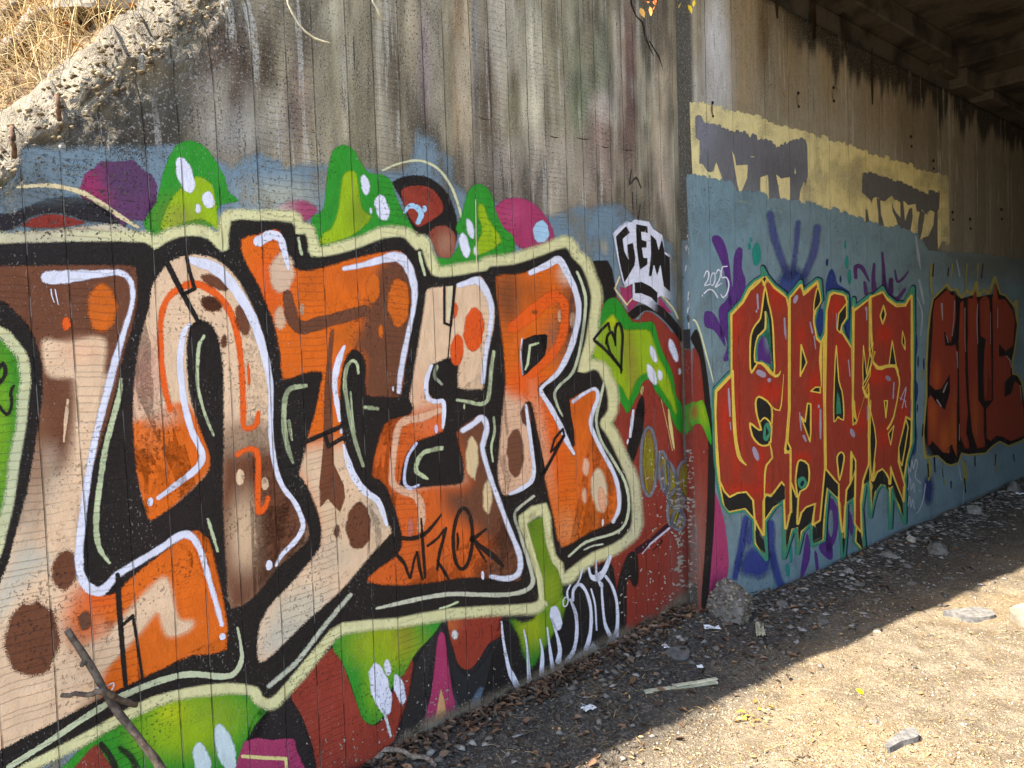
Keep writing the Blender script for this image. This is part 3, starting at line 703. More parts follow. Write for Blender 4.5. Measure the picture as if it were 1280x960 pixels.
for q in ("806,545,2 804,580,2.4 808,612,2", "814,560,2 816,600,2", "830,575,2 832,605,2", "857,585,2.4 853,605,2.4 856,618,2", "876,590,2 876,605,3", "846,640,2 842,652,2.4"): stroke(W_, 'yellow_scribble', 9, (156, 150, 30), q, None, 1, 3, parent=redb)
# --- shapes along the foot of the wall
fill(W_, 'black_patch', 1.5, (44, 40, 40), "320,880 420,800 560,760 690,735 775,690 778,815 640,890 450,1000 320,1000", 4, 2, [((612, 878, 40, 24, -24), (104, 124, 140), 16, .9)], 8)
fill(W_, 'cream_patch', 6, (210, 200, 168), "-90,316 -90,304 0,297 22,288 52,287 104,281 148,279 180,296 190,306 150,308 0,312", 4, 2, [((60, 290, 60, 8), (176, 120, 104), 10, .6)], 6)
rr = random.Random(4); fx = []
for _ in range(420):
    x = rr.uniform(770, 858); y = rr.uniform(560, 775)
    if rr.random() < .25+.75*((x-770)/90)*((y-540)/240): fx.append((x, y, rr.uniform(.35, 1.1), rr.uniform(.6, 2.6), rr.uniform(0, 180)))
flecks(W_, 'paint_flake', 9, (186, 172, 156), fx)
fx = [(rr.gauss(850, 6), rr.uniform(600, 745), rr.uniform(.6, 1.8), rr.uniform(.8, 3), rr.uniform(60, 120)) for _ in range(90)]
flecks(W_, 'paint_flake', 9.3, (164, 152, 138), fx)
fx = []
for _ in range(260):
    x = rr.uniform(380, 640); y = 985-(x-440)*.5-abs(rr.gauss(0, 40))
    fx.append((x, y, rr.uniform(.4, 1.2), rr.uniform(.6, 2), rr.uniform(0, 180)))
flecks(W_, 'paint_flake', 9.6, (170, 158, 142), fx)
fx = [(rr.uniform(-10, 170), rr.uniform(195, 300), rr.uniform(.4, 1.5), rr.uniform(.5, 2), rr.uniform(0, 180)) for _ in range(240)]
flecks(W_, 'paint_flake', 7.5, (92, 86, 76), fx)
fill(W_, 'dusty_foot', 15, (132, 118, 98), "430,1010 500,908 560,880 640,848 760,786 800,768 830,750 862,728 866,770 800,800 640,900 450,1030", 16, 2, (), 6, worn=0.9)
g4 = fill(W_, 'green_slime', 2, (56, 146, 36), "40,1010 90,945 110,926 140,902 170,882 210,866 260,856 300,856 334,866 340,882 318,910 306,940 300,985 200,1020", 3, 3, [((235, 905, 62, 38, -10), LIME, 22), ((265, 890, 40, 16), (130, 160, 40), 14, .6), ((215, 890, 16, 12), (186, 198, 20), 10)], 8, label='green slime patch behind the leaning stick')
fill(W_, 'red_patch', 3, (140, 56, 40), "60,1000 95,955 118,930 130,942 150,990", 2.5); stroke(W_, 'black_slash', 4, (40, 42, 28), "126,930,10 140,950,11 150,985,12", None, 3)
stroke(W_, 'black_slash', 4, (40, 52, 28), "150,935,10 166,950,12 176,985,14", None, 4)
for e in ((281, 935, 13, 33, -16), (252, 950, 12, 24, -14)): spot(W_, 'white_spot', 5, (214, 228, 226), *e, 3, parent=g4)
fill(W_, 'black_patch', 2, (44, 38, 36), "325,884 366,862 372,880 378,905 392,935 406,990 300,1000 305,930", 2.5)
mg = fill(W_, 'magenta_patch', 3, MAG, "304,926 340,924 366,922 371,936 382,985 296,990", 2, 2); stroke(W_, 'cream_line', 4, (236, 216, 140), "303,945,6 330,947,5.5 357,948,5.5 360,985,5", None, 1.2, 1, parent=mg)
fill(W_, 'red_patch', 3, (152, 58, 40), "362,868 380,845 418,806 430,830 440,860 450,885 458,902 470,905 480,895 484,880 492,860 500,840 512,823 517,830 513,860 507,885 500,905 494,925 480,940 465,960 452,1000 404,990 390,935 376,895", 2, 3, [((420, 900, 30, 50), (160, 62, 44), 20)], 10, label='brick-red patch low on the wall')
g5 = fill(W_, 'green_slime', 4, (52, 146, 40), "414,808 430,784 470,780 520,774 553,772 541,795 521,816 506,842 490,860 484,882 478,898 465,907 452,899 445,880 435,850 425,826", 2.5, 3, [((482, 805, 44, 30), (158, 172, 24), 20), ((470, 850, 16, 40), (140, 180, 20), 12, .8), ((505, 795, 10, 20), (150, 130, 40), 10, .6)], 6, label='green and lime fan dripping below the outline')
for e in ((475, 861, 13, 34, -14), (484, 834, 5.2, 11, -4), (499, 861, 7.4, 20, -14)): spot(W_, 'white_spot', 5, WHITE, *e, 2, parent=g5)
stroke(W_, 'white_drip', 5, (220, 220, 216), "480,890,5 484,905,5 488,920,4", None, 1.4, parent=g5)
fill(W_, 'black_patch', 3, (48, 44, 42), "546,776 557,795 541,830 536,850 531,890 521,914 500,932 494,915 505,885 514,845 520,820 535,800", 3, 3)
sp1 = fill(W_, 'magenta_spike', 4, (176, 54, 96), "546,796 552,789 557,796 561,830 566,865 570,888 556,904 528,910 537,870 542,830", 2, 2, label='magenta spike low on the wall'); fill(W_, 'peach_tip', 5, (222, 166, 110), "543,896 549,862 552,862 558,890 546,908 539,905", 3, 2, parent=sp1)
rh = fill(W_, 'red_heart', 4, (152, 56, 36), "561,772 600,768 627,768 626,795 611,805 598,826 585,838 572,831 565,810 561,795", 2, 3, [((564, 780, 8, 14), (196, 100, 50), 8)], 8, label='rust-red heart shape under the cream outline'); spot(W_, 'white_spot', 5, (220, 216, 210), 568, 793, 5, 7, 0, 2.5, parent=rh)
fill(W_, 'black_patch', 3, (46, 44, 44), "556,800 568,825 584,842 599,830 613,808 628,798 645,780 650,856 612,866 600,860 585,886 575,893 568,870", 4, 3)
# black drip tag with white letters
blk = fill(W_, 'black_tag_ground', 4, (36, 31, 29), "624,772 640,780 665,778 680,768 690,745 707,738 728,720 762,700 772,742 774,800 755,810 740,814 700,832 690,848 645,876 600,884 608,845 616,812 624,800", 3, 3, label='black drip-lettered tag with white outlines at the wall foot')
fill(W_, 'green_fade', 5, (58, 130, 34), "632,768 665,772 690,690 700,720 706,745 712,742 704,775 694,792 680,815 664,838 652,822 645,795", 9, 3, [((664, 785, 18, 24), (158, 172, 20), 14), ((694, 740, 12, 45), (140, 168, 22), 12)], 5, parent=blk)
for e in ((693, 731, 7, 14, -16), (684, 745, 2.8, 5, 0), (694, 772, 7.5, 17, -14)): spot(W_, 'white_spot', 8, WHITE, *e, 1.6, parent=blk)
for q in ("626,777,2.5 628,799,3 634,831,4 638,842,6 645,856,7", "654,787,2 658,809,2.6 660,840,4 661,852,6", "674,799,2 677,815,3.4 676,842,5.5", "683,784,2 686,807,3 690,836,5", "689,774,2.6 695,793,3.4 699,812,4.6 697,826,6", "712,749,3 719,768,4 720,792,4 716,813,4.4 708,826,6",
          "715,750,3.4 716,737,3.6 723,730,4 731,738,3.8 737,757,3.8 738,778,3.8 736,796,4.4 732,811,6", "738,736,2.4 743,756,2.4 745,787,2.4", "751,729,3 752,749,3 755,778,3.6 762,795,5", "756,720,3.4 764,732,3.4 770,752,3.6 771,778,4 769,797,6", "727,712,2.4 723,725,2.4 717,735,2.4",
          "735,710,3 738,720,4 745,722,8 754,714,6 762,695,4", "744,700,2 745,720,3 751,732,4", "712,731,2 708,740,2.4 710,750,2.4 716,748,2"):
    stroke(W_, 'white_drip', 8, WHITE, [(x_, y_, w_*1.35) for x_, y_, w_ in P(q)], None, 1.2, 3, parent=blk)
stroke(W_, 'white_drip', 8, WHITE, [(x, y, 2) for x, y in ell(706, 752, 3, 6, 10, 10)], None, .6, 2, closed=True, parent=blk)
fill(W_, 'white_foot', 7, (208, 214, 226), "634,872 654,852 662,858 672,852 690,842 700,830 712,824 725,812 735,806 740,800 748,808 755,806 762,792 773,790 774,806 740,822 700,850 645,884", 4, 2, parent=blk)
# --- letter silhouette: cream outline under, black over
SIL = P("-90,322 -60,312 0,303 60,301 112,300 180,301 192,310 205,302 222,295 240,293 260,297 272,309 283,311 286,275 320,274 365,276 370,291 382,291 386,305 389,319 420,316 450,307 475,297 500,294 510,300 520,311 526,306 531,320 540,342 560,344 590,339 607,336 612,331 640,329 677,317 706,307 715,320 727,332 735,350 740,372 737,400 732,430 723,464 740,460 748,463 752,470 759,486 761,512 752,525 752,533 761,546 776,578 787,605 791,640 787,665 765,682 740,692 715,710 704,720 701,704 692,694 687,665 681,630 649,646 655,670 665,700 672,722 675,745 669,754 647,757 560,762 495,774 427,780 402,802 370,840 347,867 335,875 325,870 320,860 285,855 240,860 190,872 150,892 100,920 32,955 20,963 -70,1020 -90,1030 -90,870 -70,850 -30,760 0,690 5,670 15,630 22,580 30,535 34,495 36,480 35,457 30,440 15,422 0,410 -90,380")
co = stroke(W_, 'cream_outline', 7, (226, 219, 160), SIL, 30, 7, 2, closed=True, label='pale cream outline around the big orange lettering',
            dabs=[((40, 300, 90, 30), (206, 196, 160), 30), ((500, 770, 140, 20), (224, 218, 160), 20), ((800, 640, 30, 120), (206, 198, 160), 20, .8), ((12, 560, 30, 140), (196, 200, 160), 20, .8)])
fill(W_, 'green_patch', 6, (64, 140, 30), "-90,410 0,422 22,438 29,460 29,500 22,550 14,600 4,650 -90,760", 3, 2, [((0, 540, 12, 80), (120, 168, 30), 10)], 6, label='green patch with black tag beside the first letter')
stroke(W_, 'black_tag', 9, K, "-10,470,6 3,455,6 6,468,6 -4,482,6", None, 1, 3); stroke(W_, 'black_tag', 9, K, "-8,500,6 8,518,5 14,505,5 13,490,5 17,482,4", None, 1, 3)
sil = fill(W_, 'black_outline', 8, (39, 33, 29), SIL, 4.2, 2, [((200, 560, 60, 150), (48, 38, 34), 40, .6), ((60, 310, 100, 16), (46, 40, 40), 20, .6)], 14, label='thick black outline and shadow behind the big orange lettering')
fill(W_, 'green_slot', 9, (112, 142, 24), "656,654 678,642 683,680 690,702 698,712 704,735 700,750 690,760 678,750 676,722 669,700", 3, 1, [((686, 735, 12, 20), (140, 160, 30), 10), ((664, 662, 6, 10), (90, 120, 20), 8, .6)], 5, label='lime green gap between two letters')
stroke(W_, 'cream_line', 10, CREAM, "675,748,6 672,722,6 664,698,6 656,670,6 652,651,7 668,642,8 680,636,7 685,665,7 690,695,6 698,704,7 702,722,6", None, 1.4, 1)

def letter(label, pts, col, dabs, feather=3.6): return fill(W_, 'painted_letter', 10, col, pts, feather, 2, dabs, 3, label=label)
def hi(par, q, col=WHITE, lay=12, fe=3.0, name='highlight', sm=4): stroke(W_, name, lay, col, q, None, fe, sm, parent=par)
def sp(par, col, *e, fe=3.4, lay=11, name='spot'): spot(W_, name, lay, col, *e, fe, parent=par)
def ln(q, col=K, lay=13, fe=1.2, sm=1, par=None, name='black_line'): stroke(W_, name, lay, col, q, None, fe, sm, parent=par)
# first letter: brown head, peach stem, orange foot
L1 = letter('brown and peach letter with orange foot, first of the big lettering', "-90,333 -40,331 0,331 80,330 160,330 171,338 173,360 172,380 166,410 156,440 150,470 138,520 125,560 113,600 106,640 103,690 106,720 115,735 130,742 145,738 160,722 200,690 230,668 245,660 262,675 270,705 280,750 284,812 240,820 200,838 150,862 80,897 0,938 -60,968 -90,980 -90,885 -60,850 -30,790 0,722 10,695 20,655 32,612 40,565 47,520 51,490 50,460 46,438 32,406 10,385 0,378 -90,368", BROWN,
  [(P("-90,720 20,660 30,640 40,605 60,598 76,590 83,570 88,540 92,500 94,470 132,470 126,500 110,580 100,640 98,700 108,740 130,780 130,860 -90,990"), PEACH, 9), (P("36,570 64,560 76,600 60,640 30,690 20,660"), (196, 172, 144), 20, .8), (P("20,690 60,700 30,730 -40,830"), (200, 196, 176), 16, .8),
   (P("52,428 60,424 86,428 112,421 128,423 132,432 128,470 124,480 100,474 62,471 54,452"), PEACH, 4), ((100, 440, 22, 14), (238, 186, 146), 12), ((46, 580, 10, 60), (150, 104, 72), 14, .7), ((85, 515, 9, 60), (120, 74, 48), 8, .6),
   (P("142,742 160,720 200,688 230,666 247,660 264,676 272,705 282,750 288,814 240,822 200,840 150,864 126,856 134,826 128,800 144,780 118,770 112,745 128,742"), ORANGE, 8), ((106, 772, 26, 34), (222, 108, 44), 20), ((125, 745, 24, 14), ORED, 12, .8),
   (P("60,872 100,812 130,796 150,772 186,734 203,721 212,730 222,772 240,775 239,784 226,793 208,795 200,776 195,765 175,790 152,815 132,832 118,842 92,874"), PEACH, 5), ((230, 810, 60, 14), (214, 104, 14), 16, .6)])
fill(W_, 'peach_patch', 11, PEACH, "53,430 60,424 86,428 112,421 128,423 131,432 128,472 122,520 108,586 102,640 96,640 92,560 94,500 92,474 62,471 54,452", 3, 2, [((100, 440, 22, 14), (240, 190, 150), 12)], 5, parent=L1)
fill(W_, 'peach_patch', 11, PEACH, "110,846 130,800 152,771 186,735 203,721 212,730 222,772 239,775 238,785 226,793 208,795 200,776 195,765 175,790 152,815 134,834", 3, 2, parent=L1)
for e in ((127, 385, 21, 33, 0, 7, 11),): spot(W_, 'spot', 11, (216, 104, 16), *e[:5], 6, parent=L1)
sp(L1, ORED, 82, 405, 7, 10, 0); sp(L1, (114, 68, 44), 40, 798, 38, 50, 4, fe=7); sp(L1, (112, 66, 42), 80, 712, 19, 28, 10, fe=6); sp(L1, (110, 70, 48), 105, 775, 10, 14, 0, fe=4)
hi(L1, "84,500,4 82,520,6 80,540,4 79,552,3", PEACH, 11)
hi(L1, "58,347,19 75,347,19 95,345,17 120,343,12 148,341,10 161,350,9 165,365,9 163,385,8 157,405,9 150,428,10 142,455,12 133,490,12 120,540,11 110,590,11 103,640,12 98,690,13 100,718,13 110,734,15 126,738,14 146,718,11 175,700,11 200,685,11 224,669,12 238,670,12 248,685,10 255,705,10 262,730,9 270,757,9 276,780,8")
sp(L1, WHITE, 277, 795, 4.4, 5, 0, fe=1.2, lay=12, name='highlight'); hi(L1, "63,362,2 64,370,2 67,378,1.4", lay=12, fe=.6); hi(L1, "68,362,2 70,372,2 72,381,1.4", lay=12, fe=.6)
ln("146,718,7 148,760,8 152,810,8 156,856,7", par=L1); ln("151,782,5 165,769,5 171,805,5 177,848,5", par=L1)
hi(sil, "150,474,6 149,490,8 140,525,9 131,560,9 124,605,9 120,640,9 120,668,9 125,688,8 136,703,5", CREAMG, 10, name='cream_line')
hi(sil, "10,958,8 62,925,8 112,892,9 150,870,9 200,850,9 237,842,9 275,845,9 292,841,8 301,824,7 300,806,5 296,784,4", (204, 208, 168), 10, name='cream_line')
# second letter: tall arch
L2 = letter('arched peach letter with orange inner arc, second of the big lettering', "164,530 165,480 170,440 175,415 185,380 186,360 197,342 211,326 237,317 262,320 280,330 300,352 315,380 330,420 340,470 341,500 340,540 345,582 355,605 370,625 380,645 387,662 382,680 357,702 342,716 320,745 287,762 281,720 276,630 277,555 277,480 276,460 272,430 265,410 250,401 240,407 236,415 234,440 236,480 241,505 250,535 260,560 264,580 255,598 225,627 192,650 184,650 178,632 171,605 166,567", PEACH,
  [((180, 470, 18, 40), (232, 172, 142), 16), (P("160,532 192,520 212,505 238,508 262,555 270,580 192,656 180,646 164,575"), ORANGE, 5), ((188, 548, 20, 22), (232, 120, 50), 14, .7), ((200, 520, 20, 12), (230, 186, 150), 10, .7), (P("270,552 345,548 395,660 350,720 280,770"), BROWN, 20), (P("276,540 340,535 342,560 276,566"), (176, 146, 116), 14, .8),
   ((306, 668, 19, 44), (222, 186, 146), 16), ((310, 735, 20, 20), (120, 82, 60), 14, .6), ((330, 690, 12, 24), (140, 92, 66), 12, .5), ((340, 650, 14, 30), (122, 74, 48), 12, .7)])
for e in ((268, 353, 21, 9, 24), (263, 380, 16, 11, 24), (302, 400, 10, 22, -12), (279, 427, 5.6, 10, 0)): sp(L2, BROWN, *e)
hi(L2, "212,512,9 204,480,10 200,440,10 200,400,10 207,376,10 221,362,11 240,355,12 258,360,12 277,376,11 291,401,11 299,440,10 302,480,10 303,510,10 304,534,9 318,532,9 322,516,8", ORED, 11, name='orange_arc', sm=3)
hi(L2, "296,568,9 306,562,9 319,563,10 322,585,10 321,615,10 322,640,10 331,632,9 334,622,8", ORED, 11, name='orange_drip', sm=2); hi(L2, "309,455,3 310,470,5 310,480,4", ORED, 11, name='orange_drip')
hi(L2, "236,325,9 246,328,13 265,334,16 283,349,15 299,371,14 314,397,13 324,425,12 332,455,11 337,485,9 337,520,8 338,550,8 343,583,8 352,608,8 366,626,8 375,645,8 377,660,8 367,677,8 352,692,7 344,706,5")
sp(L2, WHITE, 335, 706, 4.8, 7, 0, fe=1.2, lay=12, name='highlight'); sp(L2, PEACH, 299, 596, 6, 11, 0, fe=1.5); sp(L2, PEACH, 330, 604, 5.4, 9, 0, fe=1.5)
hi(L2, "236,405,5 228,418,9 224,450,10 226,480,10 230,507,10 238,537,10 248,558,10 252,572,10 243,587,10 220,605,9 197,622,7"); sp(L2, WHITE, 187, 627, 4.2, 6, 10, fe=1.2, lay=12, name='highlight')
ln("206,326,8 226,365,8 247,403,7", par=L2); ln("231,316,6 236,340,6 242,361,6 228,368,6", par=L2)
hi(sil, "254,420,5 248,432,6 246,455,6 246,480,5.5 252,507,5 260,530,5 266,544,4", CREAMG, 10, name='cream_line'); hi(sil, "259,649,5 264,665,6 271,688,5", CREAMG, 10, name='cream_line')
# third letter
L3 = letter('orange letter with brown arm and peach foot, third of the big lettering', "299,299 320,292 342,285 352,292 357,310 364,327 374,337 395,335 427,326 460,317 495,312 506,317 517,335 521,360 519,385 512,427 506,465 501,496 478,497 455,494 455,460 451,445 443,438 436,442 430,455 426,480 425,510 427,535 433,560 442,587 456,608 473,621 481,636 486,655 490,666 470,687 445,717 420,745 380,780 345,815 322,830 319,800 324,775 338,752 357,733 376,711 396,685 399,668 397,648 386,618 376,600 371,592 375,578 381,550 392,512 398,480 400,466 378,468 352,476 348,445 340,405 330,380 318,352 303,325", ORANGE,
  [((335, 360, 22, 40), ORED, 20, .8), (P("425,398 458,382 468,340 495,316 507,318 524,345 522,380 505,470 503,500 453,497 455,450 440,432 452,400"), BROWN, 10), (P("365,565 430,556 445,590 495,640 498,680 300,860 300,770 375,700 400,670 380,610"), PEACH, 16), ((370, 770, 46, 30, -40), (206, 196, 170), 20, .8), ((410, 690, 30, 26), (204, 184, 156), 20, .6), ((345, 800, 26, 14, -40), (196, 190, 172), 14, .7),
   ((385, 355, 14, 22), (196, 90, 20), 14, .6), ((440, 345, 22, 14), (196, 90, 24), 12, .6), ((432, 420, 14, 16), (190, 96, 24), 12, .6), ((440, 650, 40, 30), (220, 186, 144), 20, .5), ((470, 640, 14, 24), (206, 186, 160), 12, .6)])
sp(L3, (226, 190, 156), 351, 341, 18, 28, 4, fe=6); hi(L3, "358,368,13 361,385,17 366,402,18 378,410,18 398,404,18 425,397,17 455,388,16", BROWN, 11, 2, 'brown_bar', 3)
sp(L3, (224, 178, 140), 349, 398, 10, 17, 0, fe=5); sp(L3, (226, 186, 150), 376, 387, 4, 9, 0, fe=2)
fill(W_, 'brown_wedge', 11, (120, 70, 44), "411,410 418,410 414,450 415,520 417,580 429,606 431,622 424,641 417,634 409,624 398,636 397,610 402,560 404,480", 2, 1, parent=L3)
for e in ((497, 378, 15, 32, 0), (465, 360, 10, 20, 0), (475, 414, 4.6, 10, 0)): sp(L3, (216, 104, 18), *e, fe=3)
sp(L3, (112, 66, 42), 447, 657, 17, 31, 0, fe=3); sp(L3, (112, 66, 42), 420, 664, 5.4, 10, 0)
hi(L3, "322,302,15 338,294,14 349,299,11 354,314,10 359,336,6"); hi(L3, "429,336,8 450,332,9 475,325,12 495,321,15 507,331,14 514,348,12 517,366,10 515,388,8 510,412,8 504,440,9 499,470,9 497,490,7")
hi(L3, "429,433,5 424,445,9 419,462,10 417,482,8 420,505,8 423,526,5"); hi(L3, "428,556,4 433,575,9 442,597,10 455,614,10 470,625,9 477,640,8 482,656,5")
for e in ((425, 539, 2.6, 5), (490, 486, 2, 4), (497, 484, 2.6, 5)): sp(L3, WHITE, *e, fe=.9, lay=13, name='highlight')
ln("376,554,7 400,544,6.5 425,533,7", par=L3); ln("405,543,6 409,558,6.5 429,546,7", par=L3)
hi(sil, "381,482,7 362,486,8 355,500,8 354,530,8 358,557,8 365,578,5", CREAMG, 10, name='cream_line', sm=3); hi(sil, "360,526,5 362,540,5 364,550,3", CREAMG, 10, name='cream_line')
hi(sil, "447,467,4 445,455,5 439,451,5 432,460,6 430,482,6.5 434,510,6.5 440,540,6.5 447,565,6 453,582,5", CREAMG, 10, name='cream_line', sm=3); hi(sil, "437,490,3 440,525,3 443,540,2", CREAMG, 10, name='cream_line'); hi(sil, "455,509,6 463,510,7 471,511,6", CREAMG, 10, name='cream_line')
# fourth letter
L4 = letter('peach and orange letter E with brown corner, fourth of the big lettering', "532,360 552,357 570,355 595,345 603,347 615,372 619,395 614,425 608,450 605,485 596,488 570,486 571,455 569,447 540,457 536,475 536,492 545,499 556,501 556,520 553,541 522,552 507,572 501,600 503,609 540,606 570,604 577,598 576,575 568,540 585,525 600,516 606,520 610,532 606,562 617,600 628,640 640,672 652,700 652,722 645,728 612,725 580,723 555,727 500,733 456,728 470,710 495,692 500,672 493,642 482,612 472,600 462,595 468,560 478,530 490,522 508,518 514,510 509,498 512,480 516,455 521,425 528,380", PEACH,
  [(P("440,510 512,514 560,505 560,545 500,610 540,604 580,600 560,560 570,530 620,510 660,740 440,740"), (220, 98, 26), 10), (P("566,532 612,510 660,690 660,735 590,735 612,680 560,640 556,612 584,604"), BROWN, 16), ((530, 500, 14, 30), (230, 150, 110), 14, .5), ((520, 700, 40, 24), (206, 92, 26), 20, .6), ((545, 535, 14, 10), (236, 110, 50), 10)])
for e in ((591, 412, 14, 29), (570, 438, 9.5, 21), (567, 388, 5, 11)): sp(L4, (232, 88, 20), *e)
hi(L4, "548,513,10 525,522,12 505,526,12 496,536,11 492,560,10 489,585,10 490,604,11 502,613,12 520,621,12 526,640,12 524,662,10", (234, 180, 142), 11, 2.5, 'peach_bar', 3)
sp(L4, (226, 196, 146), 589, 572, 9.5, 28, 0); sp(L4, (226, 196, 146), 608, 621, 7.5, 23, 0); sp(L4, (200, 112, 90), 512, 660, 5, 14, 0, fe=4)
hi(L4, "572,357,8 585,353,10 596,351,12 606,364,11 613,385,9 611,412,8 606,440,8 602,478,7"); hi(L4, "538,457,5 533,470,7 531,485,7 534,498,7 543,502,7 553,503,7 553,525,6 552,535,4"); hi(L4, "519,554,5 508,572,5 504,600,5 511,610,6 522,606,4", (214, 214, 240))
hi(L4, "577,538,9 590,530,9 601,522,10 607,534,9 603,552,9 602,563,8 610,592,8 620,620,8 634,658,8 647,690,9 649,708,9 644,719,9 630,723,9 612,720,7"); sp(L4, WHITE, 602, 719, 2.4, 6, 0, fe=.8, lay=12, name='highlight'); sp(L4, (216, 200, 226), 544, 536, 2.8, 6, 0, fe=.9, lay=12, name='highlight')
ln("554,356,4.5 554,404,4.5 562,407,4.5 567,358,4.5", par=L4); ln("562,407,3 560,430,2.4 558,452,2.4", par=L4); fill(W_, 'cream_slot', 12, (230, 214, 170), "557,358 565,357 562,402 556,401", 1, 1, parent=L4)
hi(sil, "551,560,7 540,562,7 528,566,7 521,576,7 519,588,7 526,594,7 533,598,5", CREAMG, 10, name='cream_line', sm=3); hi(sil, "545,458,6 542,470,6 551,480,5", (176, 180, 150), 10, name='cream_line')
hi(sil, "616,440,6 613,460,6.5 611,485,6.5 608,501,6.5 598,505,6.5 584,502,6 570,500,5", CREAMG, 10, name='cream_line', sm=3); hi(sil, "616,522,4 617,540,4 613,558,4 615,577,3", CREAMG, 10, name='cream_line'); sp(sil, CREAMG, 579, 508, 1.6, 4, 0, fe=.8, lay=10, name='cream_line')
hi(sil, "470,760,5 510,751,7 545,744,7 570,742,7 600,743,7 632,743,7 655,738,7 665,728,7 662,709,7 656,690,6 648,665,5 642,645,5 647,635,5 666,620,5", (206, 204, 176), 10, name='cream_line', sm=3); hi(sil, "549,760,4 560,757,4 571,752,4", CREAMG, 10, name='cream_line')
hi(sil, "335,857,8 370,827,8 402,785,8 437,743,7", (196, 196, 172), 10, name='cream_line', sm=2)
# fifth letter
L5 = letter('orange letter R with peach stem, last of the big lettering', "617,345 640,342 662,337 697,320 706,330 718,355 725,380 722,410 712,440 700,465 680,478 673,487 685,507 698,530 708,550 716,567 712,556 708,515 707,502 716,495 735,485 743,485 748,495 741,512 737,530 741,543 755,570 766,592 774,618 773,640 768,652 735,667 700,686 690,650 678,597 672,560 664,512 659,503 657,510 662,550 668,598 660,608 640,617 628,621 621,605 619,587 621,565 626,505 629,480 627,440 625,425 620,385", ORANGE,
  [((634, 372, 18, 36), (124, 72, 40), 14, .9), ((665, 365, 20, 16), (180, 90, 30), 12, .7), ((712, 400, 14, 44), (122, 74, 46), 12), ((692, 425, 14, 22), (150, 100, 70), 12, .7), ((706, 342, 9, 12), (232, 184, 150), 8), (P("615,500 640,490 660,505 672,600 640,625 612,620"), (234, 186, 148), 12), ((655, 478, 22, 20), ORED, 14), ((684, 540, 14, 60, -14), ORED, 12, .8), ((676, 545, 6, 50, -10), (232, 178, 136), 8, .7), ((728, 510, 16, 24), (206, 92, 20), 12, .6), ((745, 590, 24, 40), (222, 104, 40), 18, .6), ((706, 660, 12, 20), (230, 150, 90), 10, .6), ((750, 650, 20, 12), (204, 104, 40), 10, .6)])
hi(L5, "640,410,18 665,390,20 688,372,18 702,376,14 705,395,13 700,425,14 684,448,14 662,466,16", ORED, 11, 3, 'orange_bar', 3)
sp(L5, (120, 74, 50), 643, 566, 12, 32, 0, fe=3); sp(L5, (104, 60, 40), 657, 518, 9, 15, 0, fe=3); sp(L5, (226, 200, 160), 748, 613, 12, 30, -6, fe=4); sp(L5, (238, 170, 130), 751, 625, 6, 18, -6, fe=3, lay=12); sp(L5, (238, 182, 146), 731, 583, 6, 13, 0); sp(L5, (238, 182, 146), 729, 619, 4.6, 12, 0)
sp(L5, (236, 180, 140), 698, 395, 3, 9, 0, lay=12); sp(L5, (236, 184, 144), 714, 400, 5, 12, 0, lay=12); sp(L5, (150, 84, 30), 667, 390, 5, 4, 0, lay=12); sp(L5, WHITE, 752, 653, 1.8, 5, 0, fe=.8, lay=13, name='highlight')
hi(L5, "662,341,8 682,332,10 697,325,11 707,341,10 717,362,9 722,386,9 718,414,9 710,440,9 696,466,8 678,482,6 675,490,7 686,508,8 699,532,8 707,551,8 716,567,5"); hi(L5, "651,424,3 650,445,3.4 652,468,3"); hi(L5, "656,506,4 659,530,6 663,560,6 666,588,6 662,602,7 648,612,7 636,617,5")
hi(L5, "715,502,6 727,493,6 742,486,6 746,497,7 740,514,7 737,530,7 742,545,7 754,569,7 766,592,7 772,615,7 772,636,7 765,652,6")
fill(W_, 'black_counter', 12, K, "652,424 680,417 683,425 680,445 665,460 652,471 650,450", 1.2, 2, parent=L5); hi(L5, "671,429,4 661,432,4 658,455,4 655,462,3", CREAMG, 13, 1, 'cream_line', 1)
ln("676,595,6 690,570,5 703,545,5", par=L5); ln("687,565,4 692,548,4 702,536,4 704,545,4 690,563,4", par=L5); ln("706,500,10 709,520,9 713,540,8 715,556,5", par=L5); ln("660,503,3 666,530,5 672,560,7 677,590,8", par=L5)
hi(sil, "720,340,4 727,357,4.6 731,380,5 725,430,4.6 715,465,4.6 700,480,4.4 692,492,4.4 696,508,4 702,520,3", (212, 216, 178), 10, 1.2, 'cream_line', 3); hi(sil, "754,478,4 749,500,4.6 744,525,4.6 750,550,4.6 765,575,4.6 780,602,4.6 785,630,4.6 780,655,4.6 765,667,4.6 732,677,4.6 710,695,4", (212, 216, 178), 10, 1.2, 'cream_line', 3); hi(sil, "729,687,3 740,682,3 752,680,3", (212, 216, 188), 10, .8, 'cream_line')
for q in ("372,298,5 374,310,5 376,318,5", "523,316,5 526,330,5 530,344,4"): hi(sil, q, CREAMG, 10, 1.2, 'cream_line')
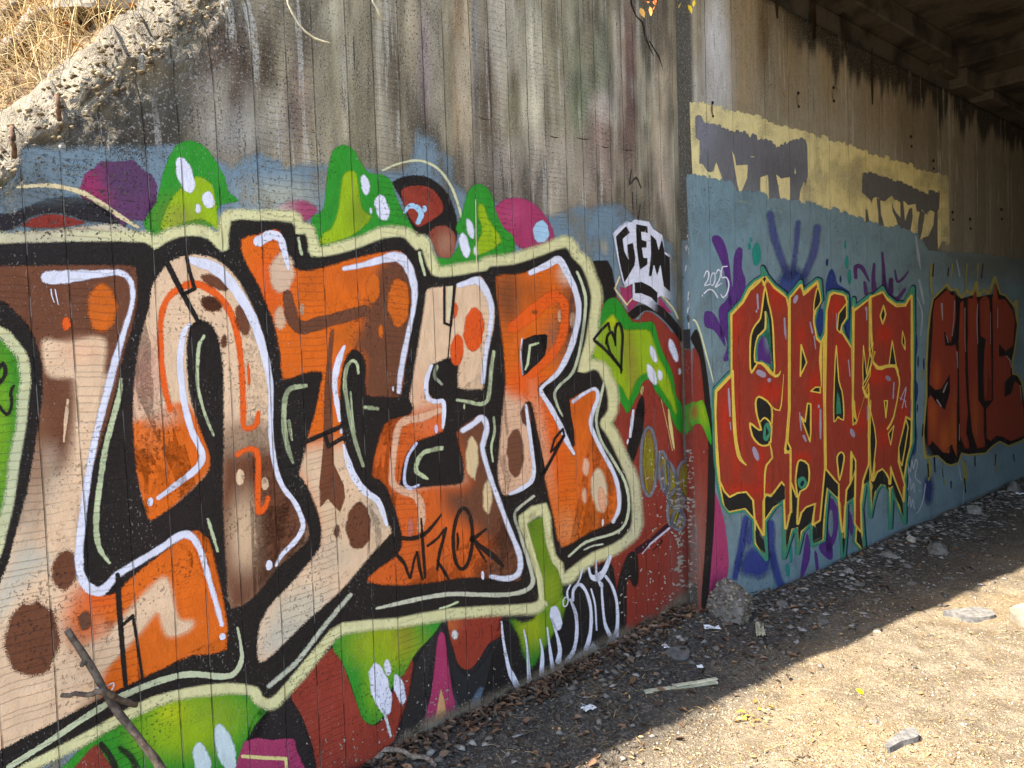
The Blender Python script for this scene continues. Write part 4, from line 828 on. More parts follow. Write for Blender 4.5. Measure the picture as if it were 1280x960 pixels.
# --- tags written over it
gem = fill(W_, 'white_tag_ground', 12, WHITE, "764,292 780,275 787,278 792,274 810,277 815,286 827,294 830,315 840,320 841,377 825,370 822,392 805,381 789,375 789,355 780,360 776,350 772,332", 1.4, 1, label='white and black GEM tag')
for nm, q in (('letter_g', "768,296 781,282 786,291 777,299 779,314 784,324 782,306 790,303 793,322 792,332 779,354 773,330"), ('letter_e', "793,280 808,283 809,292 800,290 801,300 807,302 807,310 801,310 803,322 808,322 808,331 798,338 794,310"), ('letter_m', "809,346 812,318 811,292 819,300 822,312 826,296 830,318 836,322 837,366 828,358 824,332 820,346 816,332 813,346"), ('black_bar', "791,353 800,352 812,358 821,366 820,380 812,372 800,367 792,367")): fill(W_, nm, 13, K, q, .9, 1, parent=gem)
tg = stroke(W_, 'black_tag', 12, K, "741,424,4 750,413,4.5 759,404,4 761,413,3", None, .9, 1, label='small black tag on the green slime')
for q in ("742,426,5 752,434,4.5 764,447,4 776,462,3.5", "756,430,3 758,420,4 763,415,4.5 767,424,4 768,432,3", "757,424,4 761,440,4 774,458,4", "768,430,3.4 768,410,4 773,404,4.5 777,418,4 776,440,4 775,466,3"): stroke(W_, 'black_tag', 12, K, q, None, .9, 2, parent=tg)
wz = stroke(W_, 'black_tag', 14, (44, 32, 24), "490,690,4 498,697,6 505,706,5 511,722,4 516,700,4 520,690,4", None, 1, 2, label='scrawled black WIZOK tag across the letter E')
for q in ("520,690,4 523,710,5 527,724,4", "525,648,3 527,680,5 530,722,4", "500,672,6 512,673,6.5 528,668,6 540,656,5 550,643,3", "533,682,4 546,672,4 556,660,4 548,690,5 545,712,4", "545,700,4 556,718,5 560,724,3", "606,661,4 597,668,5 588,675,7", "588,672,5 598,682,7 614,694,8 627,707,5", "592,680,3 600,692,4 606,702,3", "570,666,3 571,676,4.4 570,687,3"): stroke(W_, 'black_tag', 14, (44, 32, 24), q, None, 1, 2, parent=wz)
stroke(W_, 'black_tag', 14, (44, 32, 24), [(x, y, 5.4) for x, y in ell(577, 673, 12, 38, 2, 18)], None, 1, 2, closed=True, parent=wz)
for q in ("789,212,2 787,230,3 795,222,3 801,235,2.4", "800,255,2 797,280,2.4", "790,240,2 791,262,2"): stroke(W_, 'black_tag', 2, (70, 60, 54), q, None, .9, 3)
ck = stroke(W_, 'painted_crack', 1, (56, 44, 34), "789,-30,3 789,5,3 795,20,2 803,28,3 807,48,3 813,62,2 817,70,1.2", None, .8, 1, label='split near the joint, its shaded gap painted as a dark line'); stroke(W_, 'painted_crack', 1, (34, 26, 20), "812,52,2 823,70,2 828,84,1.2", None, .5, 1)  # flat dark strokes, the shade inside the gap put into the colour
for x0, y0, x1, y1 in ((752, 183, 761, 184), (777, 186, 790, 188), (688, 170, 698, 172), (721, 172, 736, 174), (599, 147, 612, 150), (442, 45, 443, 88)): stroke(W_, 'painted_crack', 1, (66, 56, 46), [(x0, y0, 1.2), ((x0+x1)/2, (y0+y1)/2+1, 1.8), (x1, y1, 1.0)], None, .6, 1)  # short splits likewise, their shade painted as thin dark strokes
for x0, y0, x1, y1, wd_ in ((430, 560, 432, 580, 1), (590, 560, 592, 600, 1.2), (593, 250, 594, 330, 1.3)): stroke(W_, 'paint_drip', 13, (224, 210, 170), [(x0, y0, wd_), (x1, y1, wd_)], None, .3, 1)

# ================================================================ PAINT ON THE ABUTMENT
A_ = ABUT
YEL = (240, 224, 162); GREY = (112, 108, 114); RED = (162, 60, 40); HOT = (198, 50, 22); YL = (244, 206, 84); TEAL = (70, 150, 116); NAVY = (44, 60, 124); VIO = (92, 52, 124); LIL = (176, 160, 178); ABLU = (124, 147, 153)
def jag(pts, amp, n=9, seed=0):
    """roller-brush edge: short vertical steps along a line"""
    r = random.Random(seed); out = []
    for (x0, y0), (x1, y1) in zip(pts[:-1], pts[1:]):
        L = max(abs(x1-x0), 1); t1 = 0.0
        while t1 < 0.97:
            t0 = t1; t1 = min(1.0, t0+r.uniform(.35, 1.5)*n/L); d = r.uniform(-amp, amp)*r.choice([.4, 1, 1.7])
            out += [(x0+(x1-x0)*t0, y0+(y1-y0)*t0+d+.8), (x0+(x1-x0)*(t0+t1)/2, y0+(y1-y0)*(t0+t1)/2+d-.8), (x0+(x1-x0)*t1, y0+(y1-y0)*t1+d+.6)]
    return out
top = jag(P("861,127 880,128 900,134 930,141 960,149 990,159 1020,168 1060,181 1091,191 1124,201 1145,209 1176,217 1186,221"), 1.8, 8, 1)
band2 = fill(A_, 'cream_band', 1, YEL, top + P("1187,260 1188,303 1183,309 1178,302 1172,314 1150,312 1120,302 1040,280 960,262 866,240"), .9, 1, [((1120, 240, 90, 80), (226, 202, 130), 60, .8)], 4, worn=0.55, label='cream-yellow painted band high on the abutment')  # right end toned darker for the dimmer light under the deck
g1p = P("868,146 872,143 877,145 879,151") + jag(P("882,153 897,156 911,161 935,166"), 1.5, 7, 3) + P("937,172 940,166 946,169 947,175") + jag(P("949,175 962,174 970,180 979,180 990,173 1007,176"), 2.2, 7, 4) + P("1009,182 1010,220 1007,236 1004,228 1000,240 999,256 925,250 912,232 903,226 900,217 895,203 892,216 884,215 878,206 873,206 874,176 869,172")
gp1 = fill(A_, 'grey_patch', 3, (120, 120, 122), g1p, .8, 1, [((880, 165, 16, 30), (140, 140, 152), 14, .7), ((940, 190, 40, 24), (112, 110, 116), 20, .6), ((975, 215, 30, 20), (96, 92, 96), 14, .6)], 6, label='grey roller patch painted over lettering on the cream band')
for q in ("914,187 918,195 920,207 925,206 935,206 934,222 929,234 925,246 921,230", "949,222 960,218 961,250 949,248", "969,217 976,223 987,221 988,252 975,250 972,232", "937,195 944,195 943,197 938,197", "993,206 995,218 992,217"): fill(A_, 'cream_gap', 4, (236, 218, 156), q, .6, 1, parent=gp1)
g2p = jag(P("1077,214 1091,216 1104,220 1124,226 1141,233 1160,239 1175,241"), 2.0, 6, 6) + P("1174,262 1169,266 1163,263 1160,270 1156,267 1152,262 1150,266 1145,264 1144,255 1135,257 1130,252 1125,253 1120,250 1116,251 1114,245 1106,252 1100,251 1097,247 1093,247 1089,256 1087,250 1082,245 1077,241")
gp2 = fill(A_, 'grey_patch', 3, (104, 99, 92), g2p, .7, 1, (), 6, label='dark grey roller patch with bare legs near the end of the cream band')
for q in ("1095,246 1100,250 1101,268 1104,277 1106,290 1098,290 1097,265", "1114,250 1117,260 1120,266 1125,271 1125,250 1129,252 1131,275 1136,261 1140,259 1141,270 1137,294 1126,294 1119,272 1115,264", "1150,262 1156,266 1154,280 1150,300 1146,298 1147,277", "1168,262 1172,262 1172,292 1173,318 1153,318 1152,297 1160,295 1166,282", "1081,261 1084,261 1087,280 1081,278"): fill(A_, 'grey_leg', 3.5, (104, 99, 92), q, .6, 1, parent=gp2)
bl = jag(P("864,217 885,219 900,223 914,224 922,238 947,238 960,247 990,249 1020,255 1052,264 1080,274 1110,284 1132,285 1150,295 1160,311"), 2.0, 8, 9)
fill(A_, 'blue_paint', 5, ABLU, [(856, 217)] + bl + P("1185,314 1220,316 1290,326 1340,334 1340,590 1280,616 1132,680 1040,722 940,770 884,800 872,800 864,500"), 1.2, 1, [((900, 290, 40, 70), (120, 152, 164), 30, .6), ((1140, 340, 40, 60), (116, 136, 136), 30, .6), ((1240, 330, 60, 20), (104, 96, 78), 24, .8), ((1060, 690, 60, 30), (116, 150, 160), 20, .5)], 9, label='slate-blue paint covering the lower abutment', worn=0.35)
# overspray and splashes
for q, wd in (("962,268 968,300 984,345", 8), ("997,278 994,310 990,345", 6), ("1021,285 1016,318 1004,345", 8)): stroke(A_, 'navy_spray', 6, (80, 88, 136), [(x, y, wd*1.7) for x, y in P(q)], None, 5, 3)
spot(A_, 'navy_spray', 6, (62, 78, 136), 990, 358, 24, 30, 0, 12)
stroke(A_, 'navy_spray', 6, (60, 70, 136), "932,648,12 926,685,13 918,722,11", None, 4); spot(A_, 'navy_spray', 6, (58, 68, 134), 944, 704, 26, 24, 0, 12); stroke(A_, 'navy_spray', 6, (60, 72, 136), "962,655,16 964,690,14 974,728,14 988,748,10", None, 5); spot(A_, 'navy_spray', 6, (70, 84, 144), 938, 665, 9, 22, 10, 7)
for q in ("889,302 890,295 896,294 902,298 908,312 912,335 915,357 916,322 922,309 928,313 927,335 932,352 927,372 912,384 909,370 904,340 897,320", "879,392 884,388 891,391 898,402 905,418 906,434 899,424 891,413 880,408", "897,388 904,378 914,372 914,440 906,452 903,448 908,430 900,410", "1008,664 1013,690 1006,716 999,722 1003,690", "1017,690 1021,692 1023,714 1020,722", "1022,684 1036,668 1041,696 1034,699", "1058,636 1064,644 1066,664 1063,670 1059,656"): fill(A_, 'purple_splash', 7, VIO, q, 1, 3)
pr = fill(A_, 'purple_splash', 7, VIO, "1033,620 1048,636 1046,668 1040,684 1033,692 1029,660", 1, 2); fill(A_, 'blue_hole', 8, ABLU, "1036,638 1040,640 1041,660 1038,672 1034,660", .8, 3, parent=pr)
for q in ("1069,347,5 1069,334,6 1076,334,6 1083,346,4 1086,352,2", "1080,353,4 1082,367,6", "1092,330,4 1091,350,6 1094,366,8 1103,360,6 1104,340,5 1102,316,4", "1104,345,4 1109,365,6 1120,374,6 1130,362,5", "1113,350,7 1113,366,7", "1118,338,3 1121,352,4 1128,348,4 1134,340,3"): stroke(A_, 'purple_splash', 7, (88, 54, 104), q, None, .8, 3)
for e in ((945, 318, 6, 15), (938, 300, 2, 4), (936, 308, 2.4, 5), (1058, 328, 2.6, 9), (1061, 346, 2.8, 10), (1056, 306, 1.6, 6), (984, 712, 3, 9), (988, 692, 2.4, 12)): spot(A_, 'teal_splash', 7, (36, 140, 124), *e, 0, 1)
fill(A_, 'blue_splash', 7, NAVY, "1031,374 1031,355 1035,340 1040,336 1044,345 1047,355 1057,361 1063,372 1064,432 1050,412 1058,397 1058,372 1040,366 1034,368", 1, 3)
fill(A_, 'blue_splash', 7, NAVY, "1140,410 1146,420 1146,440 1140,455", .9, 2); fill(A_, 'blue_splash', 7, NAVY, "1139,470 1147,480 1146,500 1141,503", .9, 2); spot(A_, 'navy_spray', 6, (50, 72, 130), 1141, 545, 6, 26, 0, 4); spot(A_, 'navy_spray', 6, (54, 64, 110), 1160, 612, 10, 22, 0, 8)
for e in ((1033, 328, 2, 5), (1050, 349, 1.6, 5), (1147, 452, 1.4, 8), (1146, 510, 1.2, 6), (1154, 455, 1.4, 8)): spot(A_, 'blue_splash', 7, (36, 46, 90), *e, 0, .6)
mgp = fill(A_, 'magenta_patch', 6, (176, 62, 104), "891,612 900,632 906,655 910,690 910,716 902,736 893,750 882,752 886,700 889,660", 1.2, 3, label='magenta patch beside the joint')
rdp = fill(A_, 'red_patch', 6, (142, 54, 40), "862,436 872,430 882,470 886,540 887,640 884,760 870,775 868,640", 1.5, 1, [((874, 690, 8, 60), (150, 120, 104), 10, .6)], 6)
ba = fill(A_, 'black_arc', 7, K, "862,424 866,414 871,412 877,430 884,468 889,518 893,575 893,640 890,690 884,752 875,756 881,670 884,560 880,508 874,452 868,436", 1.2, 3, label='black arc running down the abutment edge')
stroke(A_, 'cream_line', 8, (224, 222, 176), "866,400,3 869,402,3 875,417,3 881,440,3 886,458,2.6 891,478,2", None, .8, 2, parent=ba)
fill(A_, 'green_slime', 8, (52, 150, 34), "862,504 870,502 878,500 884,518 889,545 888,557 882,546 874,530 862,532", 1.2, 3, [((878, 518, 5, 16, -10), LIME, 6), ((867, 515, 4, 8), (150, 80, 40), 5)], 3)
# date and small tags
d5 = stroke(A_, 'white_date', 9, WHITE, "879,346,1.8 882,339,2.2 885,341,2.2 884,349,2.2 880,357,2.2 887,355,1.8", None, .5, 3, label='small white 2025 written on the blue paint')
for q in ("894,342,1.8 897,337,2.2 900,341,2.2 898,350,2.2 893,359,2.2 901,354,1.8", "908,333,1.8 902,334,2 901,340,2 901,347,2.2 907,347,2.2 910,355,2.4 908,366,2.4 903,372,2.4 900,368,2", "879,367,2 885,362,2.4 891,364,2.4 896,372,2", "877,369,2 877,370,2"): stroke(A_, 'white_date', 9, WHITE, q, None, .5, 3, parent=d5)
stroke(A_, 'white_date', 9, WHITE, [(x, y, 2) for x, y in ell(890, 349, 2.8, 8, 8, 10)], None, .5, 2, closed=True, parent=d5)
wt = stroke(A_, 'white_scrawl', 9, (186, 190, 196), "1136,600,1.6 1134,580,1.6 1137,590,1.6 1139,575,1.6 1141,586,1.6 1144,574,1.8 1146,580,1.6 1143,596,1.6 1150,604,1.6", None, .4, 3, label='thin white scrawled tag on the blue paint')
for q in ("1134,612,1.4 1137,598,1.4 1138,612,1.4 1141,604,1.4 1142,616,1.4", "1134,632,1.4 1136,620,1.4 1138,634,1.4 1140,624,1.4 1142,636,1.4", "1156,605,1.8 1153,625,1.8 1148,638,1.4 1144,642,1.2", "1147,612,1.2 1150,614,1.2"): stroke(A_, 'white_scrawl', 9, (186, 190, 196), q, None, .4, 3, parent=wt)
for q in ("1144,296,3 1147,318,4 1150,338,1.5", "1148,350,3 1152,368,4 1154,380,2", "1146,372,2 1152,392,3 1150,420,2", "1196,575,2 1201,600,2.4", "1205,600,2 1203,630,1.4", "1195,325,2 1199,345,3"): stroke(A_, 'white_spray', 8, (164, 172, 172), q, None, 1.2, 3)
# --- red letters outlined in yellow
OUT = P("911,392 926,376 934,360 942,352 952,346 952,335 957,345 967,357 980,367 983,377 986,369 1000,352 1002,365 1020,350 1024,351 1026,375 1022,380 1017,400 1020,420 1025,426 1029,417 1031,386 1035,366 1040,364 1052,366 1058,370 1058,397 1051,407 1054,420 1063,432 1065,384 1066,374 1067,385 1087,369 1089,372 1102,360 1107,370 1119,379 1130,379 1140,360 1141,417 1140,477 1140,540 1140,552 1134,575 1133,582 1130,600 1130,620 1130,654 1122,634 1114,610 1112,660 1110,612 1102,605 1095,612 1090,630 1087,646 1085,602 1080,606 1076,637 1078,668 1080,692 1073,684 1067,677 1069,650 1065,622 1057,630 1056,669 1053,703 1050,662 1048,627 1034,611 1031,640 1029,675 1014,682 1013,652 1002,665 996,692 994,659 990,662 979,697 979,625 967,635 955,652 957,699 942,680 941,650 930,637 910,641 902,630 897,605 894,581 892,552 891,515 892,487 914,464 912,450")
ro = stroke(A_, 'dark_outline', 8, (36, 40, 70), [(x+1, y-1, 7.5) for x, y in OUT], None, 1.2, 1, closed=True, label='dark blue edge around the red lettering')
stroke(A_, 'green_outline', 9, TEAL, OUT, 5.6, 1, 1, closed=True, parent=ro)
yo = fill(A_, 'yellow_outline', 10, YL, OUT, .8, 1, label='yellow outline of the red lettering on the abutment')
pO = np.array(OUT); sgO = 1 if poly_area(pO) > 0 else -1; tO = np.roll(pO, -1, 0)-np.roll(pO, 1, 0); nO = np.stack([-tO[:, 1], tO[:, 0]], 1)*sgO; nO /= np.linalg.norm(nO, axis=1)[:, None]
fill(A_, 'black_shadow', 10.4, (44, 42, 38), pO+nO*2.2, .5, 1, parent=yo)
REDL = [
 ("first red letter with a pointed arch", "895,490 914,470 914,452 914,394 928,379 937,363 951,350 954,358 958,350 968,362 981,372 984,384 984,440 984,512 981,548 979,562 986,568 986,600 986,640 981,660 979,605 976,601 962,619 956,617 953,624 953,668 943,650 941,625 932,614 921,615 911,620 905,614 899,600 896,560 894,520"),
 ("second red letter with a small black eye", "987,372 1000,357 1003,370 1020,354 1021,360 1016,386 1015,402 1019,424 1025,430 1028,425 1028,500 1029,586 1023,650 1015,655 1019,628 1006,633 1000,640 996,654 998,616 995,620 988,602 988,560 984,552 987,510 987,440"),
 ("third red letter with a blue notch", "1033,388 1037,370 1042,367 1054,370 1057,378 1048,392 1045,412 1052,418 1063,436 1064,500 1069,530 1084,480 1084,580 1077,600 1074,625 1075,664 1068,654 1069,587 1069,575 1062,564 1061,604 1056,612 1055,631 1052,664 1048,626 1048,605 1032,586 1031,500"),
 ("fourth red letter with spread legs", "1067,389 1085,375 1085,440 1090,440 1087,372 1102,366 1108,376 1119,384 1131,383 1138,370 1138,470 1138,524 1131,520 1122,558 1121,577 1129,606 1128,626 1112,582 1111,604 1108,592 1102,585 1095,589 1090,600 1092,575 1094,550 1086,505 1084,480 1070,528 1066,500")]
reds = []
for k_, (lb, q) in enumerate(REDL):
    stroke(A_, 'yellow_rim', 10.7+.06*k_, YL, [(x, y, 4.6) for x, y in P(q)], None, .7, 1, closed=True, parent=yo)
    reds.append(fill(A_, 'painted_letter', 11+.22*k_, RED, q, .7, 1, [((915, 400, 10, 50), HOT, 12, .8), ((970, 365, 10, 20), HOT, 10, .8), ((962, 490, 16, 12), HOT, 10), ((905, 520, 5, 34), HOT, 6), ((920, 560, 6, 60), HOT, 6, .7), ((930, 612, 30, 6), HOT, 8, .9), ((950, 575, 6, 40), HOT, 8, .8), ((1018, 480, 8, 14), HOT, 8), ((1020, 510, 8, 20), HOT, 8, .8), ((1044, 385, 8, 14), HOT, 8), ((1050, 440, 8, 20), HOT, 10, .7), ((1096, 470, 14, 10), HOT, 8), ((1104, 418, 8, 10), HOT, 8), ((1070, 525, 10, 12), HOT, 10), ((1104, 545, 8, 12), HOT, 8, .8), ((1128, 520, 5, 16), HOT, 6), ((1000, 420, 5, 14), HOT, 6, .8), ((1000, 572, 10, 6), HOT, 6), ((1128, 400, 6, 10), (150, 52, 36), 8, .5)], 3.5, label=lb+' in the yellow-outlined red lettering'))
BLK = (44, 42, 38)
def eye(q, w_=2.2, i=0, sm=2):
    e = fill(A_, 'black_counter', 12, BLK, q, .5, sm, parent=reds[i]); pts = P(q)
    stroke(A_, 'yellow_rim', 13, YL, [(x, y, w_) for x, y in (smooth_closed(pts, 2) if sm > 1 else pts)], None, .5, 1, closed=True, parent=reds[i]); return e
eye("955,359 959,378 964,400 966,440 966,470 955,459 946,453 938,466 936,450 937,420 943,406 949,398 952,378", 2.6)
fill(A_, 'teal_counter', 13, TEAL, "955,388 960,400 964,450 964,464 950,452 942,452 943,430 947,418 953,413", .5, 2, parent=reds[0]); fill(A_, 'purple_counter', 14, VIO, "945,452 946,430 952,420 957,424 961,440 962,457 950,450", .5, 2, [((958, 425, 3, 10), (130, 150, 160), 4)], 2, parent=reds[0])
stroke(A_, 'yellow_rim', 15, YL, "955,390,2.4 955,411,3 946,420,2.4 942,435,2 942,452,2.4 950,454,4 958,460,4 967,470,4 972,468,3 974,464,1.6", None, .5, 2, parent=reds[0])
eye("945,497 951,497 963,508 963,530 962,552 955,557 947,555 939,545 936,529 944,535 950,537 945,520 943,505", 2.8); spot(A_, 'teal_counter', 14, TEAL, 957, 540, 5, 12, 6, .6, parent=reds[0]); fill(A_, 'black_counter', 15, BLK, "955,530 960,541 955,547", .4, 1, parent=reds[0]); stroke(A_, 'yellow_rim', 15, YL, "949,527,2 954,522,2.4 960,527,2.4 962,532,2", None, .4, 2, parent=reds[0])
eye("1000,431 1007,453 999,470", 2.4, 1, 1); eye("1021,359 1025,376 1019,386 1016,390 1016,380 1018,369", 2, 1); eye("1005,527 1008,504 1012,505 1012,540 1011,552 1000,521", 2.4, 1, 1); eye("1012,489 1018,484 1024,484 1024,491", 2.2, 1, 1)
eye("994,590 996,578 1000,575 1009,581 1010,600 1006,610 999,614 996,622 993,602", 2.6, 1); spot(A_, 'teal_counter', 14, TEAL, 1001, 603, 6, 8, 10, .6, parent=reds[1]); spot(A_, 'black_counter', 15, (24, 40, 60), 1001, 604, 2.4, 4, 20, .4, parent=reds[1])
fill(A_, 'blue_loop', 13, NAVY, "1022,388 1027,386 1028,400 1027,416 1023,418 1019,410 1019,398", .6, 3, parent=reds[1])
eye("1047,392 1057,379 1057,397 1051,406 1049,416 1045,412", 2.2, 2, 1); eye("1044,432 1047,475 1051,488 1053,505 1053,525 1046,521 1041,527 1041,490 1042,465", 2, 2); fill(A_, 'teal_counter', 13, TEAL, "1045,485 1049,500 1051,518 1043,518", .5, 1, parent=reds[2])
eye("1064,505 1066,520 1070,526 1065,531", 2.2, 2, 1); eye("1045,571 1050,565 1054,570 1052,584 1048,600 1046,585", 2.4, 2); eye("1064,569 1068,576 1068,587 1063,602", 1.8, 2, 1)
eye("1103,382 1106,393 1102,405 1099,395", 2.4, 3, 1); eye("1078,432 1082,468 1086,440 1090,428 1086,470 1078,486 1077,460", 1.6, 3, 1); eye("1114,426 1119,456 1110,456", 1.8, 3, 1); eye("1127,414 1130,425 1130,437 1126,428", 1.8, 3, 1); eye("1104,501 1108,501 1106,522", 2, 3, 1); eye("1086,510 1092,535 1094,552 1090,590 1086,605", 1.8, 3, 1); eye("1131,524 1134,534 1130,560 1126,582 1123,575 1122,560", 2, 3, 1); eye("1109,542 1116,532 1112,556", 1.8, 3, 1)
for q in ("900,609 907,622 917,622 930,619 939,626 940,642 930,634 910,639 904,632", "955,626 962,622 976,605 980,608 980,624 970,627 955,647", "942,661 954,675 956,692 943,677", "981,668 988,645 988,662 981,688", "996,660 1002,642 1016,632 1013,648 1005,654 997,670", "1014,661 1024,655 1031,595 1032,604 1029,640 1026,670 1014,677", "1031,592 1047,605 1047,621 1034,609", "1051,672 1056,672 1053,698", "1057,622 1062,605 1063,616 1058,627", "1069,662 1076,671 1078,687 1070,676", "1077,618 1080,596 1084,588 1084,600 1079,606 1076,630", "1088,614 1095,592 1102,587 1109,598 1110,616 1105,606 1100,605 1093,614 1088,636", "1114,594 1127,625 1129,647 1115,610"): fill(A_, 'black_shadow', 12, BLK, q, .6, 1, parent=yo)
for q in ("914,464,4 915,500,4 917,540,5 920,562,5 924,574,5 931,581,2", "985,376,1.8 986,440,1.6 986,515,1.6 982,548,2.4 980,566,3 987,562,2", "960,552,2 964,572,2.6 956,582,3 954,610,2.4 954,668,2", "987,562,2 987,600,2 988,640,2", "978,468,1.2 976,495,1.6 973,513,2 962,508,2.4", "1030,420,2.4 1029,450,1.6 1030,494,1.8 1030,560,2 1030,588,2", "1025,430,3 1024,450,4.5 1025,470,2.4 1025,484,1.6", "1064,384,2 1064,440,2 1064,505,2", "1086,374,2 1085,420,1.6 1087,445,2 1096,460,5 1106,458,5 1118,458,4 1121,468,3 1123,480,2 1116,520,2.4 1108,536,3", "1077,480,2 1083,470,2.6 1092,440,2.6", "1077,484,3 1082,496,4 1085,492,3", "1139,372,1.6 1140,440,1.6 1139,500,1.6 1136,560,1.6", "1087,500,1.6 1086,560,1.8 1088,600,1.8"): stroke(A_, 'yellow_line', 14, YL, q, None, .5, 2, parent=yo)
for q in ("945,368,3 946,386,3", "944,388,2.4 944,390,2.4", "979,398,2.6 980,416,3.4 981,424,1.6", "1011,403,2.4 1014,416,3", "1016,420,2 1018,436,2", "909,486,2.4 910,500,3.6 911,520,2.4", "911,528,2 912,537,1.6", "998,516,2 999,526,3 1000,538,2", "1003,545,4 1006,551,3", "1024,512,3 1024,530,3.6 1024,548,2", "1022,507,3 1022,509,3", "1044,392,1.6 1044,410,1.6", "1059,450,2 1061,470,2", "1082,385,2 1082,400,2", "1116,478,2 1115,498,2.4", "1108,472,6 1110,474,6", "1083,508,2.4 1083,524,2", "1138,500,1.6 1137,520,1.6"): stroke(A_, 'lilac_shine', 14, LIL, q, None, .5, 1, parent=yo)
for e in ((993, 374, 3, 6, 20), (950, 467, 7, 4.4, 25), (960, 475, 2.6, 3, 0), (943, 567, 3.6, 9.5, -18), (1064, 541, 3, 6, -20), (1081, 386, 1.6, 3, 0)): spot(A_, 'lilac_shine', 14, LIL, *e, .6, parent=yo)
ft = stroke(A_, 'white_scrawl', 15, (206, 190, 200), "1124,500,1.2 1131,484,1.4 1129,498,1.4 1126,510,1.2", None, .3, 2, parent=reds[3])
for q in ("1123,497,1.2 1131,502,1.2", "1129,498,1.2 1131,509,1.2"): stroke(A_, 'white_scrawl', 15, (206, 190, 200), q, None, .3, 1, parent=reds[3])
# --- second, darker red piece further in
SO = P("1166,374 1178,362 1183,356 1189,364 1195,362 1201,373 1208,363 1214,369 1220,353 1222,371 1230,362 1235,368 1243,347 1249,368 1256,370 1266,383 1270,376 1271,406 1267,438 1264,451 1265,468 1271,469 1276,478 1281,511 1283,545 1277,550 1260,557 1249,551 1241,556 1231,566 1219,567 1210,568 1201,566 1197,578 1188,581 1182,579 1171,569 1156,572 1154,541 1158,495 1158,456 1160,416 1163,389")
s2 = fill(A_, 'dark_outline', 9, (30, 20, 20), SO, .8, 1, label='black outline of the dark red lettering further under the bridge'); stroke(A_, 'yellow_outline', 8, (170, 154, 84), SO, 5, 1, 1, closed=True, parent=s2)
DR = (150, 58, 34)
for lb, q in (("first dark red letter with two hollows", "1167,376 1179,365 1183,361 1189,369 1194,366 1194,400 1190,415 1188,432 1181,420 1179,416 1181,432 1193,430 1196,440 1196,470 1196,500 1196,574 1188,556 1186,568 1178,566 1165,552 1158,560 1158,500 1162,492 1172,506 1180,512 1186,490 1186,468 1176,486 1168,488 1160,480 1162,452 1164,420 1165,390"),
              ("second dark red letter, a narrow bar", "1199,378 1204,374 1206,420 1206,470 1209,515 1207,540 1212,560 1205,562 1199,545 1198,500 1197,430"), ("third dark red letter between black lines", "1207,370 1213,373 1219,362 1221,376 1221,440 1222,500 1229,510 1229,540 1231,558 1221,562 1214,540 1210,500 1208,430"),
              ("fourth dark red letter with a notch", "1223,376 1230,368 1236,374 1238,420 1239,500 1229,503 1228,470 1229,440 1231,424 1224,420"), ("last dark red letter with a black hook", "1239,374 1243,352 1248,374 1256,374 1265,388 1268,400 1266,432 1256,440 1248,430 1248,445 1258,444 1263,450 1263,470 1255,478 1255,496 1262,492 1268,474 1274,482 1279,512 1280,545 1262,552 1252,546 1244,545 1238,552 1232,548 1231,512 1240,500 1240,430")):
    fill(A_, 'painted_letter', 11, DR, q, .7, 1, [((1165, 520, 5, 24), (190, 86, 30), 5), ((1180, 550, 6, 18), (194, 92, 30), 6), ((1192, 540, 4, 30), (184, 92, 30), 5), ((1218, 520, 4, 26), (180, 84, 30), 5), ((1170, 470, 4, 14), (190, 84, 30), 5), ((1200, 400, 3, 24), (176, 76, 30), 4, .7), ((1242, 360, 4, 12), (186, 84, 30), 4), ((1215, 390, 4, 20), (170, 70, 30), 5, .6), ((1234, 390, 3, 20), (170, 70, 30), 4, .6)], 3, label=lb)
for q in ("1176,380,3 1177,400,1.6", "1192,376,1.6 1191,400,1.4 1189,420,1.6", "1221,380,1.4 1220,400,2 1221,430,1.2", "1195,440,2 1196,460,1.2", "1205,385,1.4 1205,420,1.2 1206,440,1", "1237,390,1 1237,430,1", "1246,385,1.4 1246,410,1.6", "1182,420,1.6 1184,428,1.6", "1257,445,1.6 1262,452,1.6 1263,460,1.2", "1274,482,1.6 1276,500,1.2", "1181,482,2 1178,490,2.4 1183,478,1.4", "1170,500,2.4 1175,508,2.4", "1198,530,1 1198,550,1.4"): stroke(A_, 'lilac_shine', 13, (176, 150, 150), q, None, .5, 2, parent=s2)
for q in ("1164,330,4 1163,355,4 1166,372,3", "1190,330,3 1188,350,2", "1208,330,3 1206,362,3", "1222,330,3 1221,350,2", "1160,575,5 1162,590,6 1160,600,3", "1204,578,5 1206,595,6 1204,605,3", "1152,464,3 1151,474,3", "1178,592,2 1180,606,2", "1244,575,2 1245,590,2"): stroke(A_, 'yellow_drip', 8, (160, 148, 70), q, None, 1.2, 3)
for q in ("1166,330,2 1165,345,2.4", "1185,335,2 1184,345,2", "1228,330,2 1226,348,2", "1159,580,2.6 1160,596,2", "1167,572,3 1168,590,2", "1188,602,2.4 1188,610,2", "1205,598,2 1206,615,2.4", "1218,570,2 1218,582,2", "1244,568,2 1243,582,1.6", "1266,568,2 1267,576,2", "1153,530,2 1152,545,2.4", "1177,585,1.4 1178,596,1.4"): stroke(A_, 'black_drip', 9, (28, 26, 26), q, None, .7, 2)
